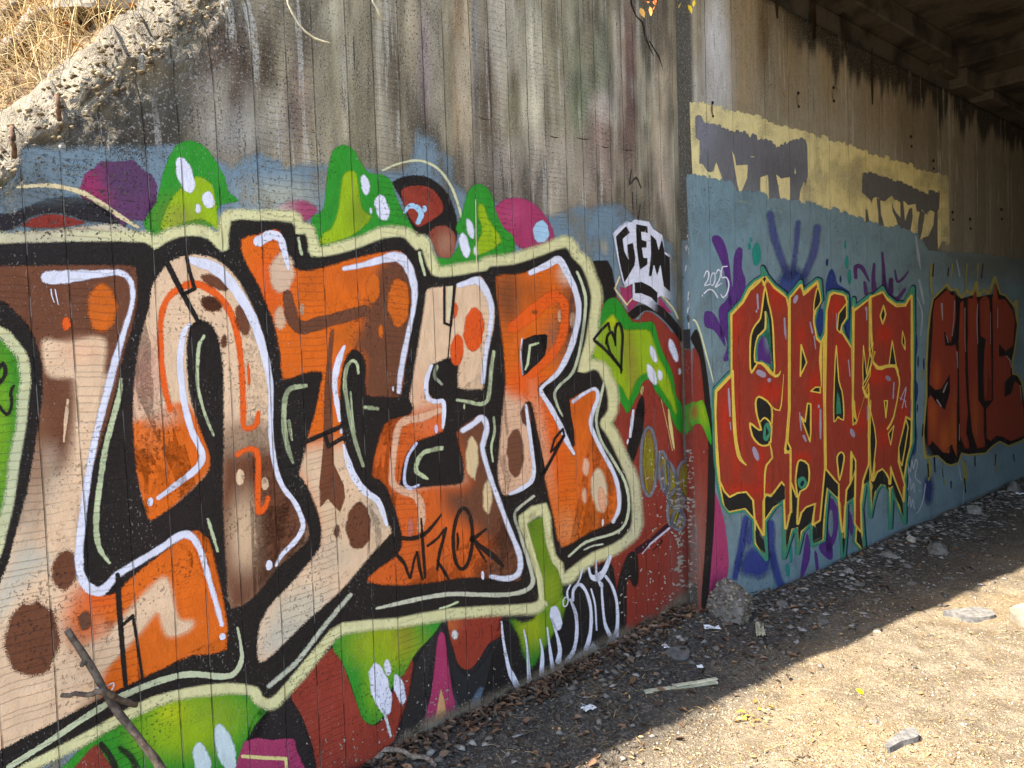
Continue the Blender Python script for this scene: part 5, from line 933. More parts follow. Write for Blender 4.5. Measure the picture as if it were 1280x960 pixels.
# drips of soot and rust at the top, tie holes painted as flat dark shade
for x, y0, y1, w0 in ((971, -6, 22, 5), (1018, -2, 46, 6), (1017, 14, 48, 8), (1057, 20, 70, 3), (1055, 0, 26, 4), (1090, 60, 130, 4), (1124, 82, 104, 4), (1152, 98, 122, 3.4), (1176, 112, 140, 3.2), (1206, 124, 140, 3), (1260, 155, 175, 3)):
    stroke(A_, 'soot_drip', 1, (52, 38, 24), [(x, y0, w0*.6), (x, (y0+y1)/2, w0), (x+.5, y1, w0*.7)], None, 1.4, 2)
for x, y, hh in ((997, 125, 14), (1041, 118, 14), (1138, 177, 10), (1166, 206, 8), (890, 137, 14), (1190, 270, 8), (1212, 280, 10), (1251, 268, 10)):
    t_ = stroke(A_, 'tie_scar', 6.5, (134, 118, 92), [(x, y-hh*.6, 1.6), (x-1, y, 3), (x+.6, y+hh*.6, 1.6)], None, 1, 2)
    spot(A_, 'tie_hole_shade', 7.5, (24, 20, 16), x, y-hh*.6, 1.8, 2.4, 0, .6, parent=t_); spot(A_, 'tie_hole_shade', 7.5, (24, 20, 16), x+.6, y+hh*.6, 1.6, 2, 0, .6, parent=t_)
# return face of the abutment beside the joint
Rn = RETN
fill(Rn, 'blue_paint', 1, (104, 130, 144), "851,300 869,296 871,416 853,414", 4, 1, [((861, 355, 4, 40), (150, 156, 158), 5, .7), ((856, 310, 6, 16), (110, 104, 92), 8, .7)], 3)
fill(Rn, 'black_arc', 2, (56, 52, 54), "853,412 871,408 872,438 854,436", 3, 1, (), 3)
fill(Rn, 'red_patch', 2, (126, 46, 34), "854,436 872,436 884,735 861,728", 3, 1, [((866, 560, 4, 60), (156, 80, 62), 6, .6), ((872, 690, 7, 50), (152, 132, 116), 7, .8)], 4)
fill(Rn, 'green_slime', 3, (64, 132, 44), "854,506 874,500 877,528 856,546", 2.5, 1, [((866, 522, 5, 10), (150, 86, 50), 6, .8)], 3)
for i in range(16):
    y = random.uniform(290, 420); x = random.uniform(856, 866)+(y-300)*.02
    stroke(Rn, 'paint_flake', 4, (214, 212, 202), [(x, y, random.uniform(.8, 2.6)), (x+random.uniform(-1.5, 1.5), y+random.uniform(3, 10), random.uniform(.8, 2))], None, .4, 1)

fill(A_, 'dusty_foot', 16, (118, 106, 90), "880,800 884,762 940,745 1040,700 1132,656 1275,594 1300,584 1300,606 1132,682 1040,726 940,775", 12, 1, (), 6, worn=0.9)

rr = random.Random(9)
flecks(Rn, 'paint_flake', 4, (168, 156, 142), [(rr.uniform(860, 878), rr.uniform(560, 740), rr.uniform(.4, 1.6), rr.uniform(.8, 3), rr.uniform(60, 120)) for _ in range(150)])
flecks(Rn, 'paint_flake', 5, (120, 108, 96), [(rr.uniform(862, 880), rr.uniform(640, 750), rr.uniform(.8, 2.4), rr.uniform(.8, 3), rr.uniform(60, 120)) for _ in range(60)])

# ================================================================ THINGS LYING ABOUT
def at_ground(x, y):
    z = 0.05
    for _ in range(4):
        p = ground_pt(x, y, z); z = ground_zn(p[0], p[1])
    return np.array([p[0], p[1], z])
def simple_mat(name, c1, c2, scale=18, bump=0.5, dist=0.006, rough=0.9):
    T = NT(name); tc = T.n('ShaderNodeTexCoord').outputs['Object']
    a = T.noise(tc, scale, 4, 0.65); b_ = T.noise(tc, scale*7, 2, 0.7)
    oi = T.n('ShaderNodeObjectInfo').outputs['Random']
    col = T.mix(T.ramp(a, 0.35, 0.66), (*c1, 1), (*c2, 1))
    col = T.hsv(col, 0.5, 1.0, T.math('ADD', 0.72, T.math('ADD', T.math('MULTIPLY', oi, 0.35), T.math('MULTIPLY', b_, 0.3))))
    return T.surf(T.bsdf(col, rough, T.bump(T.math('ADD', a, T.math('MULTIPLY', b_, 0.5)), bump, dist), 0.2))
def attr_mat(name, rough=0.85):
    T = NT(name); at = T.n('ShaderNodeAttribute', attribute_name='Col'); g = T.n('ShaderNodeNewGeometry').outputs['Position']
    n_ = T.noise(g, 160, 2, 0.6)
    return T.surf(T.bsdf(T.hsv(at.outputs['Color'], 0.5, 1.0, T.math('ADD', 0.7, T.math('MULTIPLY', n_, 0.6))), rough, None, 0.15))
M_STONE = simple_mat('grey_stone', (0.11, 0.10, 0.085), (0.21, 0.19, 0.165))
M_PALE = simple_mat('pale_concrete_lump', (0.24, 0.205, 0.155), (0.36, 0.32, 0.25), 9)
M_ASPH = simple_mat('broken_asphalt', (0.10, 0.095, 0.09), (0.20, 0.185, 0.165), 40)
M_WOOD = simple_mat('weathered_stick', (0.070, 0.050, 0.036), (0.165, 0.125, 0.090), 45)
M_LATH = simple_mat('pale_split_wood', (0.40, 0.38, 0.24), (0.62, 0.58, 0.42), 30)
M_ROOT = simple_mat('bleached_root', (0.13, 0.10, 0.075), (0.34, 0.27, 0.20), 60, 0.9, 0.01)
M_RUST = simple_mat('rusty_steel', (0.09, 0.05, 0.03), (0.19, 0.11, 0.065), 60)
M_TWIG = simple_mat('pale_dry_twig', (0.46, 0.40, 0.26), (0.66, 0.60, 0.42), 60)
M_PAPER = simple_mat('crumpled_white_plastic', (0.62, 0.61, 0.58), (0.80, 0.79, 0.76), 30, 0.4, 0.004, 0.6)
M_ATTR = attr_mat('dry_leaf')
M_GRAV = attr_mat('gravel_mix')

def rock_mesh(name, sx, sy, sz, seed, sub=3, rough=0.22, flat=0.25, cuts=5):
    bm = bmesh.new(); bmesh.ops.create_icosphere(bm, subdivisions=sub, radius=1.0)
    r = random.Random(seed); pl = []
    for _ in range(cuts):
        v = Vector((r.gauss(0, 1), r.gauss(0, 1), r.gauss(0, 0.7))).normalized(); pl.append((v, r.uniform(0.55, 0.85)))
    for v in bm.verts:
        c = v.co.copy()
        for n_, d in pl:
            k = c.dot(n_)
            if k > d: c -= n_*(k-d)*0.92
        c *= 1+rough*mnoise.fractal(c*1.7+Vector((seed*3.1, 0, 0)), 1, 2, 3)*0.5+rough*0.25*mnoise.noise(c*7+Vector((0, seed, 0)))
        if c.z < -flat: c.z = -flat
        v.co = Vector((c.x*sx, c.y*sy, (c.z+flat)*sz))
    me = bpy.data.meshes.new(name); bm.to_mesh(me); bm.free(); return me
def put(name, me, mat, loc, rz=0.0, label=None, cat=None, group=None, rx=0.0):
    if not me.materials: me.materials.append(mat)
    o = bpy.data.objects.new(name, me); COL.objects.link(o); o.location = loc; o.rotation_euler = (rx, 0, rz)
    return tag(o, label, cat, group)
def tube(name, pts, mat, parent=None, seg=7, jit=0.0, local=None):
    """pts: (x,y,z,r); a tapering irregular rod"""
    pts = [np.array(p, float) for p in pts]; V, F = [], []
    for i, p in enumerate(pts):
        a = pts[max(i-1, 0)][:3]; b_ = pts[min(i+1, len(pts)-1)][:3]; t = (b_-a)/max(np.linalg.norm(b_-a), 1e-9)
        h = np.array([0, 0, 1.0]) if abs(t[2]) < 0.9 else np.array([1.0, 0, 0])
        x = np.cross(t, h); x /= np.linalg.norm(x); y = np.cross(t, x)
        for k in range(seg):
            an = 2*math.pi*k/seg; rr = p[3]*(1+jit*random.uniform(-1, 1))
            V.append(p[:3]+rr*(math.cos(an)*x+math.sin(an)*y))
    for i in range(len(pts)-1):
        for k in range(seg): F.append((i*seg+k, i*seg+(k+1) % seg, (i+1)*seg+(k+1) % seg, (i+1)*seg+k))
    n = len(V); V += [pts[0][:3], pts[-1][:3]]
    for k in range(seg): F.append((n, (k+1) % seg, k)); F.append((n+1, (len(pts)-1)*seg+k, (len(pts)-1)*seg+(k+1) % seg))
    return mesh_obj(name, V, F, mat, parent, smooth=True)
def path(pts, n, wob, r0, r1):
    """resample a 3D path with a wandering centre line"""
    P3 = np.array(pts, float); d = np.r_[0, np.cumsum(np.linalg.norm(np.diff(P3, axis=0), axis=1))]; out = []
    sd = random.uniform(0, 50)
    for i in range(n):
        t = i/(n-1); s = t*d[-1]; q = np.array([np.interp(s, d, P3[:, k]) for k in range(3)])
        e = math.sin(math.pi*t)
        q = q+wob*e*np.array([mnoise.noise(Vector((t*4, sd, k))) for k in range(3)])
        out.append((*q, (r0+(r1-r0)*t)*(1+0.18*mnoise.noise(Vector((t*9, sd, 7))))))
    return out
def plane_pt(x, y, off): return to_plane([(x, y)], PW+off*NW, NW)[0]

# --- pebbly concrete lump in the corner
cp = at_ground(908, 769)
lump = rock_mesh('concrete_lump', 0.16, 0.11, 0.175, 11, 4, 0.16, 0.2, 6)
for v in lump.vertices:
    z = v.co.z; v.co.x *= 1.12-0.9*max(0, z-0.08)/0.17*(0.75 if v.co.x < 0 else 0.35)
lo = put('concrete_lump', lump, M_STONE, cp-np.array([0, 0, 0.02]), R_(-28), 'pebbly broken concrete lump at the foot of the joint between the walls', 'rock')
PV, PF = [], []
OCT = np.array([(1, 0, 0), (-1, 0, 0), (0, 1, 0), (0, -1, 0), (0, 0, 1), (0, 0, -1)], float); OCF = np.array([(0, 2, 4), (2, 1, 4), (1, 3, 4), (3, 0, 4), (2, 0, 5), (1, 2, 5), (3, 1, 5), (0, 3, 5)])
pc = []
def add_oct(PV, PF, pc, c, r, col, sq=0.7):
    an = random.uniform(0, 6.28); ca, sa = math.cos(an), math.sin(an)
    o = OCT*np.array([r*random.uniform(.7, 1.3), r*random.uniform(.7, 1.3), r*sq*random.uniform(.6, 1.2)])+np.random.default_rng(random.randrange(1 << 30)).normal(0, r*.16, (6, 3))
    o = np.stack([o[:, 0]*ca-o[:, 1]*sa, o[:, 0]*sa+o[:, 1]*ca, o[:, 2]], 1)+c
    b_ = len(PV)*6; PV.append(o); PF.append(OCF+b_); pc.append(np.tile(np.r_[lin(col), 1], (6, 1)))
for poly in random.sample(list(lump.polygons), 620):
    r = random.uniform(.006, .017); g = random.choice([(116, 106, 92), (132, 122, 106), (98, 88, 76), (146, 136, 120), (86, 76, 62)])
    add_oct(PV, PF, pc, np.array(poly.center)*1.0, r, g, .8)
pe = np_mesh('pebbles', np.concatenate(PV), np.concatenate(PF), M_GRAV, lo); set_col(pe, np.concatenate(pc)); pe['kind'] = 'stuff'

# --- forked stick leaning on the wing wall
p0 = plane_pt(84, 787, 0.025); p1 = plane_pt(133, 868, 0.10); p2 = plane_pt(200, 962, 0.20)
dirn = (p2-p1)/np.linalg.norm(p2-p1); p3 = p2+dirn*((p2[2]-0.06)/max(-dirn[2], .1))
stick = bpy.data.objects.new('leaning_stick', None); COL.objects.link(stick); stick.location = p3
tag(stick, 'grey-brown stick with a crosspiece leaning on the painted wing wall', 'stick')
def loc(pts, o): return [(p[0]-o[0], p[1]-o[1], p[2]-o[2], p[3]) for p in pts]
tube('stem', loc(path([p0, plane_pt(104, 818, 0.05), p1, p2, p3], 26, 0.03, 0.0095, 0.0145), p3), M_WOOD, stick, 9, 0.10)
c0 = plane_pt(77, 869, 0.06); c1 = plane_pt(131, 863, 0.135); c2 = plane_pt(170, 881, 0.08)
cr = tube('crosspiece', loc(path([c0, plane_pt(104, 869, .1), c1], 10, 0.012, 0.006, 0.0085), p3)+loc(path([plane_pt(134, 865, .13), plane_pt(150, 875, .11), c2], 8, 0.01, 0.009, 0.0075), p3), M_WOOD, stick, 7, 0.12)
tube('string_knot', loc([(*(p1+np.array([0, 0, .018])+.02*np.array([math.cos(a), math.sin(a), .3*math.sin(2*a)])), .0022) for a in np.linspace(0, 6.3, 14)], p3), M_PAPER, stick, 5)
tube('knot_stub', loc([(*plane_pt(106, 826, .055), .009), (*plane_pt(102, 832, .07), .006)], p3), M_WOOD, stick, 6)

# --- pale split lath, asphalt plates, root at the wall foot
def plank(name, a, b_, w0, th, mat, label, cat, seg=10, warp=.0006, group=None):
    a, b_ = np.array(a), np.array(b_); d = b_-a; L = np.linalg.norm(d[:2]); d /= np.linalg.norm(d); n = np.array([-d[1], d[0], 0]); n /= np.linalg.norm(n)
    V, F = [], []
    for i in range(seg+1):
        t = i/seg; c = (b_-a)*t; ww = w0*(1+.05*mnoise.noise(Vector((t*5, w0*90, 1)))); dz = warp*math.sin(t*9)
        for sx, sz in ((-1, 0), (1, 0), (1, 1), (-1, 1)): V.append(c+n*sx*ww/2+np.array([0, 0, sz*th+dz]))
    for i in range(seg):
        for k in range(4): F.append((i*4+k, i*4+(k+1) % 4, (i+1)*4+(k+1) % 4, (i+1)*4+k))
    F += [(3, 2, 1, 0), (seg*4, seg*4+1, seg*4+2, seg*4+3)]
    o = mesh_obj(name, V, F, mat); o.location = a; return tag(o, label, cat, group)
plank('wood_lath', at_ground(806, 866), at_ground(896, 857)+np.array([0, 0, .012]), 0.022, .010, M_LATH, 'pale split wooden lath lying just inside the shadow edge', 'wood')
plank('wood_lath', at_ground(845, 861)+np.array([0, 0, .012]), at_ground(896, 854)+np.array([0, 0, .018]), 0.016, .007, M_LATH, 'short thin splinter lying across the pale wooden lath', 'wood')
def plate(name, corners, th, mat, label, cat, lift=0.0, sub=3):
    c = [at_ground(x, y) for x, y in corners]; o0 = np.mean(c, 0); pts = smooth_closed(np.array([p[:2]-o0[:2] for p in c]), sub); n = len(pts)
    pts = pts*(1+.05*np.array([[mnoise.noise(Vector((i*1.3, 2, th*99)))] for i in range(n)]))
    V = [(x, y, -.01) for x, y in pts]+[(x*.985, y*.985, th+lift*(y-pts[:, 1].min())/max(np.ptp(pts[:, 1]), .01)) for x, y in pts]+[(0, 0, th+lift*.5)]
    F = [(i, (i+1) % n, n+(i+1) % n, n+i) for i in range(n)]+[(n+i, n+(i+1) % n, 2*n) for i in range(n)]
    o = mesh_obj(name, V, F, mat); o.location = o0; return tag(o, label, cat)
plate('asphalt_slab', P("1178,769 1192,772 1206,778 1222,777 1244,773 1240,768 1222,764 1206,766"), .022, M_ASPH, 'flat dark asphalt slab on the sunlit gravel', 'slab', .01)
plate('asphalt_slab', P("1106,938 1112,941 1126,935 1148,928 1144,921 1132,920 1118,928"), .020, M_ASPH, 'small grey slab with a dark raised edge in the sun', 'slab', .015)
plate('asphalt_slab', P("1262,775 1290,790 1300,780 1290,766 1268,768"), .05, M_PALE, 'pale broken concrete piece beside the sunlit gravel edge', 'slab', .0)
plate('asphalt_slab', P("832,818 850,826 862,822 858,812 838,812"), .012, M_ASPH, 'dark curled scrap lying among leaves in the shade', 'scrap', .006)
tube('dead_root', path([at_ground(462, 957), at_ground(487, 944)+np.array([0, 0, .03]), at_ground(515, 948)+np.array([0, 0, .02]), at_ground(545, 957)], 16, .03, .013, .007), M_ROOT, None, 9, .25)
tag(bpy.context.scene.objects['dead_root'], 'gnarled pale dead root at the foot of the wing wall', 'root')

# --- stones: the larger ones are things of their own
STN = [("broad grey stone, biggest of the rubble under the bridge", 1170, 690, .13, .10, .11), ("flat grey stone lying before the broad stone", 1112, 696, .10, .06, .06), ("grey stone leaning on the blue wall by the white scrawl", 1139, 676, .045, .04, .09), ("dark round stone against the far blue wall", 1268, 613, .13, .11, .13), ("dull brown stone below the dark red lettering", 1217, 640, .11, .09, .10), ("pale pebble on the shadow edge", 1096, 789, .035, .025, .02), ("long pale pebble beside the shadow edge", 1088, 787, .05, .03, .02), ("small square grey stone in full sun", 1094, 902, .03, .025, .03), ("white pebble alone in the sunlit gravel", 1203, 906, .022, .02, .022), ("flat stone under the red lettering", 1060, 715, .06, .05, .05), ("grey stone next to the blue-stained wall foot", 978, 757, .06, .045, .07), ("blue-splashed stone at the wall foot", 963, 758, .035, .03, .05)]
for k, (lb, x, y, a, b_, c) in enumerate(STN):
    put('stone', rock_mesh('stone', a*.68, b_*.68, c*.6, 20+k, 3, .3, .2), M_PALE if 'pale' in lb or 'white' in lb else M_STONE, at_ground(x, y)-np.array([0, 0, .008]), random.uniform(0, 6), lb, 'stone', 'stones lying about')
proto = [rock_mesh('stone', 1, .75, .5, 60+k, 2, .35, .2) for k in range(6)]
for me in proto: me.materials.append(M_STONE)
for k in range(64):
    s = random.uniform(.25, 5.6); p = abs(random.gauss(.06, .28))+.03; q = abut_xyz(s, p, 0); q[2] = ground_zn(q[0], q[1])-.006
    o = put('stone', proto[k % 6], M_STONE, q, random.uniform(0, 6.3), 'grey angular stone in the rubble strip along the abutment foot', 'stone', 'rubble stones along the abutment')
    r = random.choice([.014, .018, .024, .03, .04]); o.scale = (r*1.4, r*random.uniform(.8, 1.4), r*random.uniform(.35, 1.0))
def crumple(name, x, y, sx, sy, label, mat=None):
    bm = bmesh.new(); bmesh.ops.create_grid(bm, x_segments=7, y_segments=6, size=1)
    sd = random.uniform(0, 99)
    for v in bm.verts:
        v.co = Vector((v.co.x*sx*(1+.25*mnoise.noise(Vector((v.co.y*2, sd, 0)))), v.co.y*sy*(1+.3*mnoise.noise(Vector((v.co.x*2, sd, 3)))), .006+sx*.5*abs(mnoise.noise(Vector((v.co.x*1.6, v.co.y*1.6, sd))))))
    me = bpy.data.meshes.new(name); bm.to_mesh(me); bm.free()
    return put(name, me, mat or M_PAPER, at_ground(x, y), random.uniform(0, 6), label, 'litter')
crumple('plastic_scrap', 736, 887, .03, .02, 'clear crumpled plastic scrap in the shade below the black tag')
crumple('plastic_scrap', 890, 786, .04, .022, 'whitish crumpled plastic scrap before the pebbly lump')
crumple('plastic_scrap', 832, 809, .022, .014, 'small white paper scrap among the dry leaves')
crumple('plastic_scrap', 875, 836, .018, .014, 'tiny pale scrap above the wooden lath')
crumple('plastic_scrap', 1272, 618, .04, .03, 'glinting pale plastic piece by the dark round stone')
crumple('plastic_scrap', 950, 790, .09, .022, 'long grey-green flat scrap in the shade near the lump', M_LATH)

# --- dry leaves, straw, gravel: nobody could count them
def leaves(name, spots, size, pal, label, mat=M_ATTR, curl=.5, lift=.008):
    n = len(spots); base = np.array([(0, 0, 0), (.35, .28, 1), (.35, -.28, 1), (.75, .22, .9), (.75, -.22, .9), (1.05, 0, 0), (.5, 0, -.1)], float)
    F0 = np.array([(0, 6, 1), (0, 2, 6), (1, 6, 3), (2, 4, 6), (3, 6, 5), (4, 5, 6)]); V, C = np.zeros((n, 7, 3)), np.zeros((n, 7, 4))
    for i, (x, y, z) in enumerate(spots):
        L = random.uniform(*size); b_ = base.copy(); b_[:, 0] -= .5; b_ *= L; b_[:, 1] *= random.uniform(.35, 1.15); b_[:, 2] *= .28*curl*random.uniform(.2, 1.6)
        m = (Matrix.Rotation(random.uniform(0, 6.28), 3, 'Z') @ Matrix.Rotation(random.gauss(0, .38), 3, 'X') @ Matrix.Rotation(random.gauss(0, .32), 3, 'Y'))
        V[i] = b_ @ np.array(m).T+np.array([x, y, z+random.uniform(.1, 1)*lift+L*.08]); c = lin(random.choice(pal))*random.uniform(.7, 1.2); C[i] = np.r_[c, 1]
    F = (F0[None]+7*np.arange(n)[:, None, None]).reshape(-1, 3)
    o = np_mesh(name, V.reshape(-1, 3), F, mat); set_col(o, C.reshape(-1, 4)); o['kind'] = 'stuff'; o['label'] = label; o['category'] = 'leaves'; return o
def gpt(q): return (q[0], q[1], ground_zn(q[0], q[1]))
sp_ = []
for _ in range(1700):
    s = random.uniform(-2.6, .15); q = wing_xyz(s, abs(random.gauss(0.0, .055))+.012, 0); sp_.append(gpt(q))
for _ in range(420):
    s = random.uniform(-2.4, .6); q = wing_xyz(s, abs(random.gauss(.18, .25))+.02, 0); sp_.append(gpt(q))
for _ in range(160):
    s = random.uniform(-.3, 2.6); q = abut_xyz(s, abs(random.gauss(.12, .22))+.02, 0); sp_.append(gpt(q))
BR = [(116, 86, 62), (98, 74, 56), (132, 100, 74), (84, 66, 52), (112, 90, 72), (128, 106, 86), (92, 80, 68), (74, 60, 50)]
leaves('leaf_litter', sp_, (.014, .050), BR, 'drift of brown dry leaves along the foot of the wing wall', curl=.8, lift=.012)
sp_ = [gpt(at_ground(random.uniform(640, 1300), random.uniform(740, 990))) for _ in range(420)]
leaves('scattered_leaves', sp_, (.010, .026), [(150, 118, 78), (168, 134, 90), (124, 96, 68), (178, 152, 108)], 'scattered small dry leaves on the open gravel')
yl = leaves('yellow_leaf', [gpt(at_ground(1075, 866))], (.04, .042), [(214, 178, 20)], 'single bright yellow leaf on the sunlit gravel'); yl['kind'] = ''; del yl['kind']; yl['category'] = 'leaf'
cl = leaves('straw_clump', [gpt(at_ground(945+random.gauss(0, 14), 902+random.gauss(0, 9))) for _ in range(30)], (.014, .034), [(196, 158, 66), (176, 138, 62), (206, 176, 104)], 'clump of yellow straw leaves in the sun', lift=.02)
def chips(name, spots, size, pal, label, sq=.6, mat=M_GRAV):
    PV, PF, pc = [], [], []
    for q in spots: r = random.uniform(size[0]**.5, size[1]**.5)**2; add_oct(PV, PF, pc, np.array(q)+np.array([0, 0, r*.15]), r, random.choice(pal), sq)
    o = np_mesh(name, np.concatenate(PV), np.concatenate(PF), mat); set_col(o, np.concatenate(pc)); o['kind'] = 'stuff'; o['label'] = label; o['category'] = 'gravel'; return o
pts = []
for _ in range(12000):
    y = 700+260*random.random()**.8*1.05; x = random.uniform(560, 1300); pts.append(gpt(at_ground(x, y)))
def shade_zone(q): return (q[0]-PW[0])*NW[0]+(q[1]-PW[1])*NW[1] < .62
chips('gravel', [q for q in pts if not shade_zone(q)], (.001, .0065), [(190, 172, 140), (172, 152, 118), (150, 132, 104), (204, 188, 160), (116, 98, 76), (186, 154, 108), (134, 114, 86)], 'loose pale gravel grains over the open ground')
chips('shade_toned_grit', [q for q in pts if shade_zone(q)], (.001, .007), [(92, 82, 70), (74, 64, 54), (110, 100, 86), (60, 52, 44), (124, 112, 96)], 'grit and crumbs along the wall foot, coloured darker for the shade')  # same scattered grains, given a darker palette where the shade falls
pts = []
for _ in range(2600):
    s = random.uniform(.1, 6.0); p = abs(random.gauss(.02, .30))+.012; q = abut_xyz(s, p, 0); pts.append(gpt(q))
for _ in range(500):
    q = wing_xyz(random.uniform(-2.2, 0.3), abs(random.gauss(.1, .25))+.02, 0); pts.append(gpt(q))
chips('rubble', pts, (.004, .028), [(122, 116, 108), (98, 92, 84), (146, 139, 130), (84, 78, 70), (108, 98, 86)], 'fine grey rubble heaped along the abutment foot', .3)
def straws(name, segs, pal, label, mat=M_ATTR, w0=.0011):
    V, F, C = [], [], []
    for p in segs:
        c = np.r_[lin(random.choice(pal))*random.uniform(.7, 1.15), 1]; p = np.array(p); n = len(p); b_ = len(V)
        sd = np.cross(p[-1]-p[0], [0.3, 0.5, 0.8]); sd /= max(np.linalg.norm(sd), 1e-9); ww = w0*random.uniform(.6, 1.5)
        up_ = np.cross(sd, p[-1]-p[0]); up_ /= max(np.linalg.norm(up_), 1e-9)
        for i in range(n):
            t = 1-.7*i/(n-1)
            V += [p[i]+sd*ww*t, p[i]-sd*ww*t, p[i]+up_*ww*t*.9]; C += [c]*3
        for i in range(n-1):
            for a_, d_ in ((0, 1), (1, 2), (2, 0)): F.append((b_+3*i+a_, b_+3*i+d_, b_+3*i+3+d_, b_+3*i+3+a_))
    o = np_mesh(name, V, F, mat); set_col(o, C); o['kind'] = 'stuff'; o['label'] = label; o['category'] = 'straw'; return o
segs = []
for _ in range(750):
    q = np.array(gpt(at_ground(random.uniform(600, 1290), random.uniform(730, 985)))); a = random.uniform(0, 6.28); L = random.uniform(.02, .09)
    e = np.array([math.cos(a), math.sin(a), 0])*L; segs.append([q+[0, 0, .003], q+e*.5+[0, 0, .006+random.uniform(0, .006)], q+e+[0, 0, .003]])
straws('straw_litter', segs, [(196, 164, 104), (150, 116, 70), (110, 84, 58), (214, 190, 140)], 'thin straws and twigs scattered on the ground')
# twigs large enough to pick out
for k, (x0, y0, x1, y1, lb) in enumerate(((762, 898, 785, 882, 'thin dark twig in the shade below the wooden lath'), (1092, 745, 1160, 752, 'long thin twig along the edge of the deep shade'), (992, 952, 1010, 945, 'short dark twig on the sunlit gravel'), (640, 920, 676, 915, 'pale curved twig near the wing wall foot'))):
    o = tube('twig', path([at_ground(x0, y0)+[0, 0, .004], at_ground((x0+x1)/2, (y0+y1)/2)+[0, 0, .012], at_ground(x1, y1)+[0, 0, .004]], 10, .02, .0035, .002), M_WOOD, None, 6, .1); tag(o, lb, 'twig', 'twigs on the ground')

# --- on and above the wing wall: grass, roots, boulder, reinforcement, hanging twigs
def bank_pt(s, p): return np.array(wing_xyz(s, p, bank_z(s, p)))
segs = []
for _ in range(11000):
    s = random.uniform(-3.9, -2.1); p = -.25-random.random()**1.4*1.5
    if random.random() > .25+.75*max(0, fbm(s*2.3, p*2.3, 9)+.35): continue
    q = bank_pt(s, p); L = random.uniform(.06, .26); d = -DW*random.uniform(.1, .9)+NW*random.uniform(-.1, .9)+np.array([0, 0, random.uniform(.1, .9)]); d += np.array([random.gauss(0, .3) for _ in range(3)]); d /= np.linalg.norm(d)
    dn = np.array([0, 0, -1.0])*random.uniform(.2, .9)
    segs.append([q, q+d*L*.4, q+d*L*.75+dn*L*.18, q+d*L+dn*L*.5])
straws('dry_grass', segs, [(206, 184, 138), (184, 158, 112), (218, 200, 158), (150, 120, 82), (196, 168, 118)], 'straw-coloured dry grass hanging over the sunlit bank', w0=.0020)
sp_ = [bank_pt(random.uniform(-3.7, -2.3), -.25-random.random()*1.0) for _ in range(420)]
leaves('bank_leaves', sp_, (.02, .05), [(190, 116, 56), (168, 100, 50), (206, 150, 80), (150, 96, 56)], 'rusty dry leaves caught in the grass on the bank', lift=.03)
for k, (s0, q0, s1, q1) in enumerate(((-3.35, -.55, -2.9, -.9), (-3.2, -.45, -3.0, -.75), (-3.45, -.8, -3.05, -1.2), (-3.05, -.5, -2.85, -.62), (-3.3, -.35, -3.15, -.6))):
    o = tube('exposed_root', path([bank_pt(s0, q0)+[0, 0, .02], bank_pt((s0+s1)/2, (q0+q1)/2)+[0, 0, .07], bank_pt(s1, q1)+[0, 0, .02]], 14, .05, .028, .014), M_ROOT, None, 9, .22)
    tag(o, ['long exposed root running up the dry bank', 'short root lying just behind the broken wall edge', 'thick root furthest up the dry grassy bank', 'stubby root below the pale block in the bank', 'root lying between two longer roots on the bank'][k], 'root', 'roots on the bank')
bo = np.array(bank_pt(-2.72, -.46)); put('boulder', rock_mesh('boulder', .24, .17, .26, 5, 4, .12, .3, 7), M_PALE, bo-np.array([0, 0, .10]), R_(30), 'pale sunlit concrete block set in the bank above the wall', 'rock')
PVc = []
for _ in range(700):
    s = random.uniform(-3.5, -2.35); tz = float(edge(s)); y = random.random(); 
    PVc.append(wing_xyz(s, -.005-.11*y+.012*random.random(), tz-.07+.17*y+random.uniform(-.04, .0)))
rb = chips('edge_rubble', PVc, (.002, .012), [(140, 124, 96), (122, 106, 80), (102, 88, 66), (158, 142, 112), (84, 70, 54)], 'loose broken concrete along the sloping wall edge', .7)
for k, (x, y0, y1) in enumerate(((17, 158, 197), (73, 119, 150), (12, 60, 70))):
    if k == 2: continue
    o = tube('reinforcing_bar', path([plane_pt(x-2, y0, .03), plane_pt(x, (y0+y1)/2, .045), plane_pt(x+1, y1, .01)], 8, .006, .006, .006), M_RUST, None, 8, .12); tag(o, ['lower rusty reinforcing bar stub in the broken wall edge', 'upper rusty reinforcing bar stub in the broken wall edge'][k], 'rebar', 'bars in the broken edge')
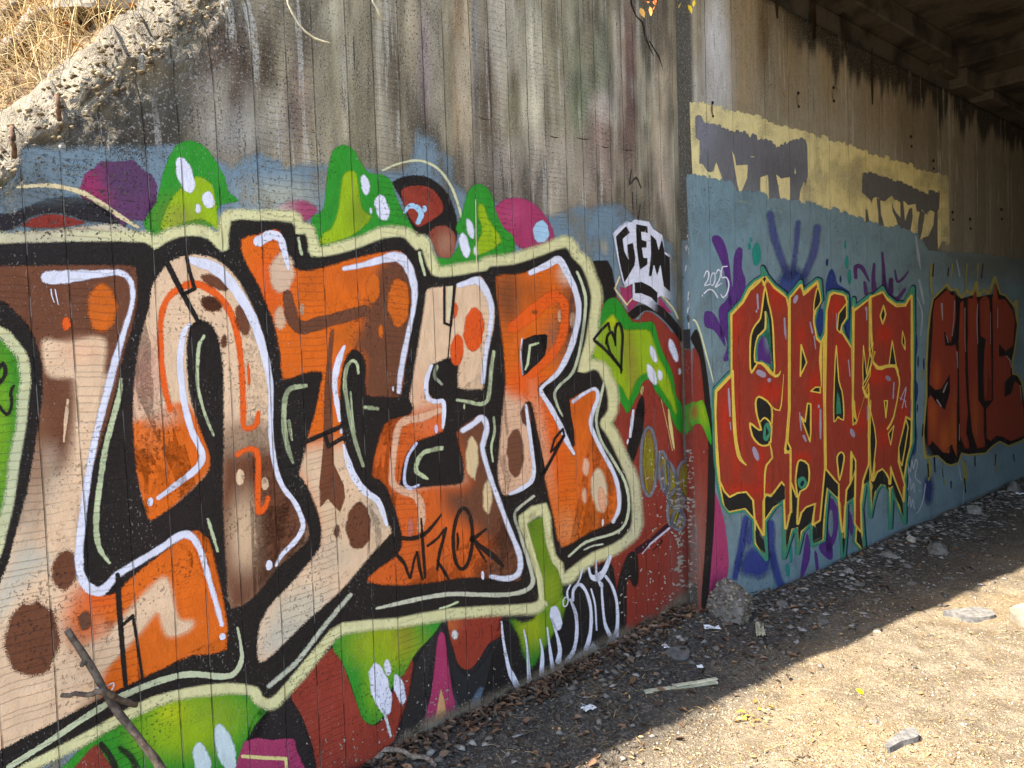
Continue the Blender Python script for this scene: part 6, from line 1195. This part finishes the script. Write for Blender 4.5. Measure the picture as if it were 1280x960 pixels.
h1 = tube('hanging_twig', [(*plane_pt(x, y, .16), r) for x, y, r in ((352, -40, .003), (358, -10, .003), (360, 5, .003), (366, 18, .0032), (373, 30, .003), (382, 40, .003), (393, 48, .003), (404, 52, .0028), (413, 54, .0024))], M_TWIG, None, 6, .15); tag(h1, 'long curved pale twig hanging in front of the concrete', 'twig')
h2 = tube('hanging_twig', [(*plane_pt(x, y, .16), r) for x, y, r in ((466, -30, .003), (466, 2, .003), (471, 10, .0032), (474, 18, .003), (478, 25, .003), (484, 26, .0026))], M_TWIG, None, 6, .15); tag(h2, 'short kinked pale twig hanging in front of the concrete', 'twig')
def leaf_thing(x, y, off, L, rz, ry, colr, lb, grp=None):
    base = [(0, 0, 0), (.3, .24, .06), (.3, -.24, .06), (.65, .2, .05), (.65, -.2, .05), (1, 0, -.08), (.3, 0, 0), (.65, 0, 0)]; F = [(0, 6, 1), (0, 2, 6), (1, 6, 7, 3), (2, 4, 7, 6), (3, 7, 5), (4, 5, 7)]
    o = mesh_obj('hanging_leaf', [tuple(np.array(v)*L) for v in base], F, M_ATTR); set_col(o, np.tile(np.r_[lin(colr), 1], (8, 1)))
    o.location = plane_pt(x, y, off); o.rotation_euler = (random.uniform(-.8, .8), ry, rz); return tag(o, lb, 'leaf', grp)
for k, (x, y, c, lb) in enumerate(((806, 2, (230, 120, 60), 'orange dry leaf hanging at the top of the joint'), (812, 8, (236, 170, 90), 'tan dry leaf hanging beside the orange one'), (818, 0, (226, 110, 50), 'orange dry leaf curling at the top of the joint'), (800, 10, (240, 190, 110), 'pale dry leaf hanging lowest at the joint'), (852, 3, (250, 220, 60), 'bright yellow leaf hanging over the abutment edge'), (860, 6, (250, 214, 50), 'yellow leaf hanging beside the first yellow one'), (868, 0, (244, 204, 60), 'yellow leaf hanging furthest along the abutment'), (822, 4, (220, 130, 70), 'brown-orange dry leaf tucked at the cracks'))):
    leaf_thing(x, y, .30, random.uniform(.032, .05), random.uniform(0, 6), random.uniform(.4, 1.3), c, lb, 'leaves hanging from above')
tw = tube('hanging_twig', [(*plane_pt(x, y, .29), r) for x, y, r in ((800, -30, .004), (815, -6, .004), (830, -2, .004), (850, -4, .004), (872, -12, .003))], M_WOOD, None, 6, .1); tag(tw, 'dark twig carrying the yellow and orange leaves above the joint', 'twig')
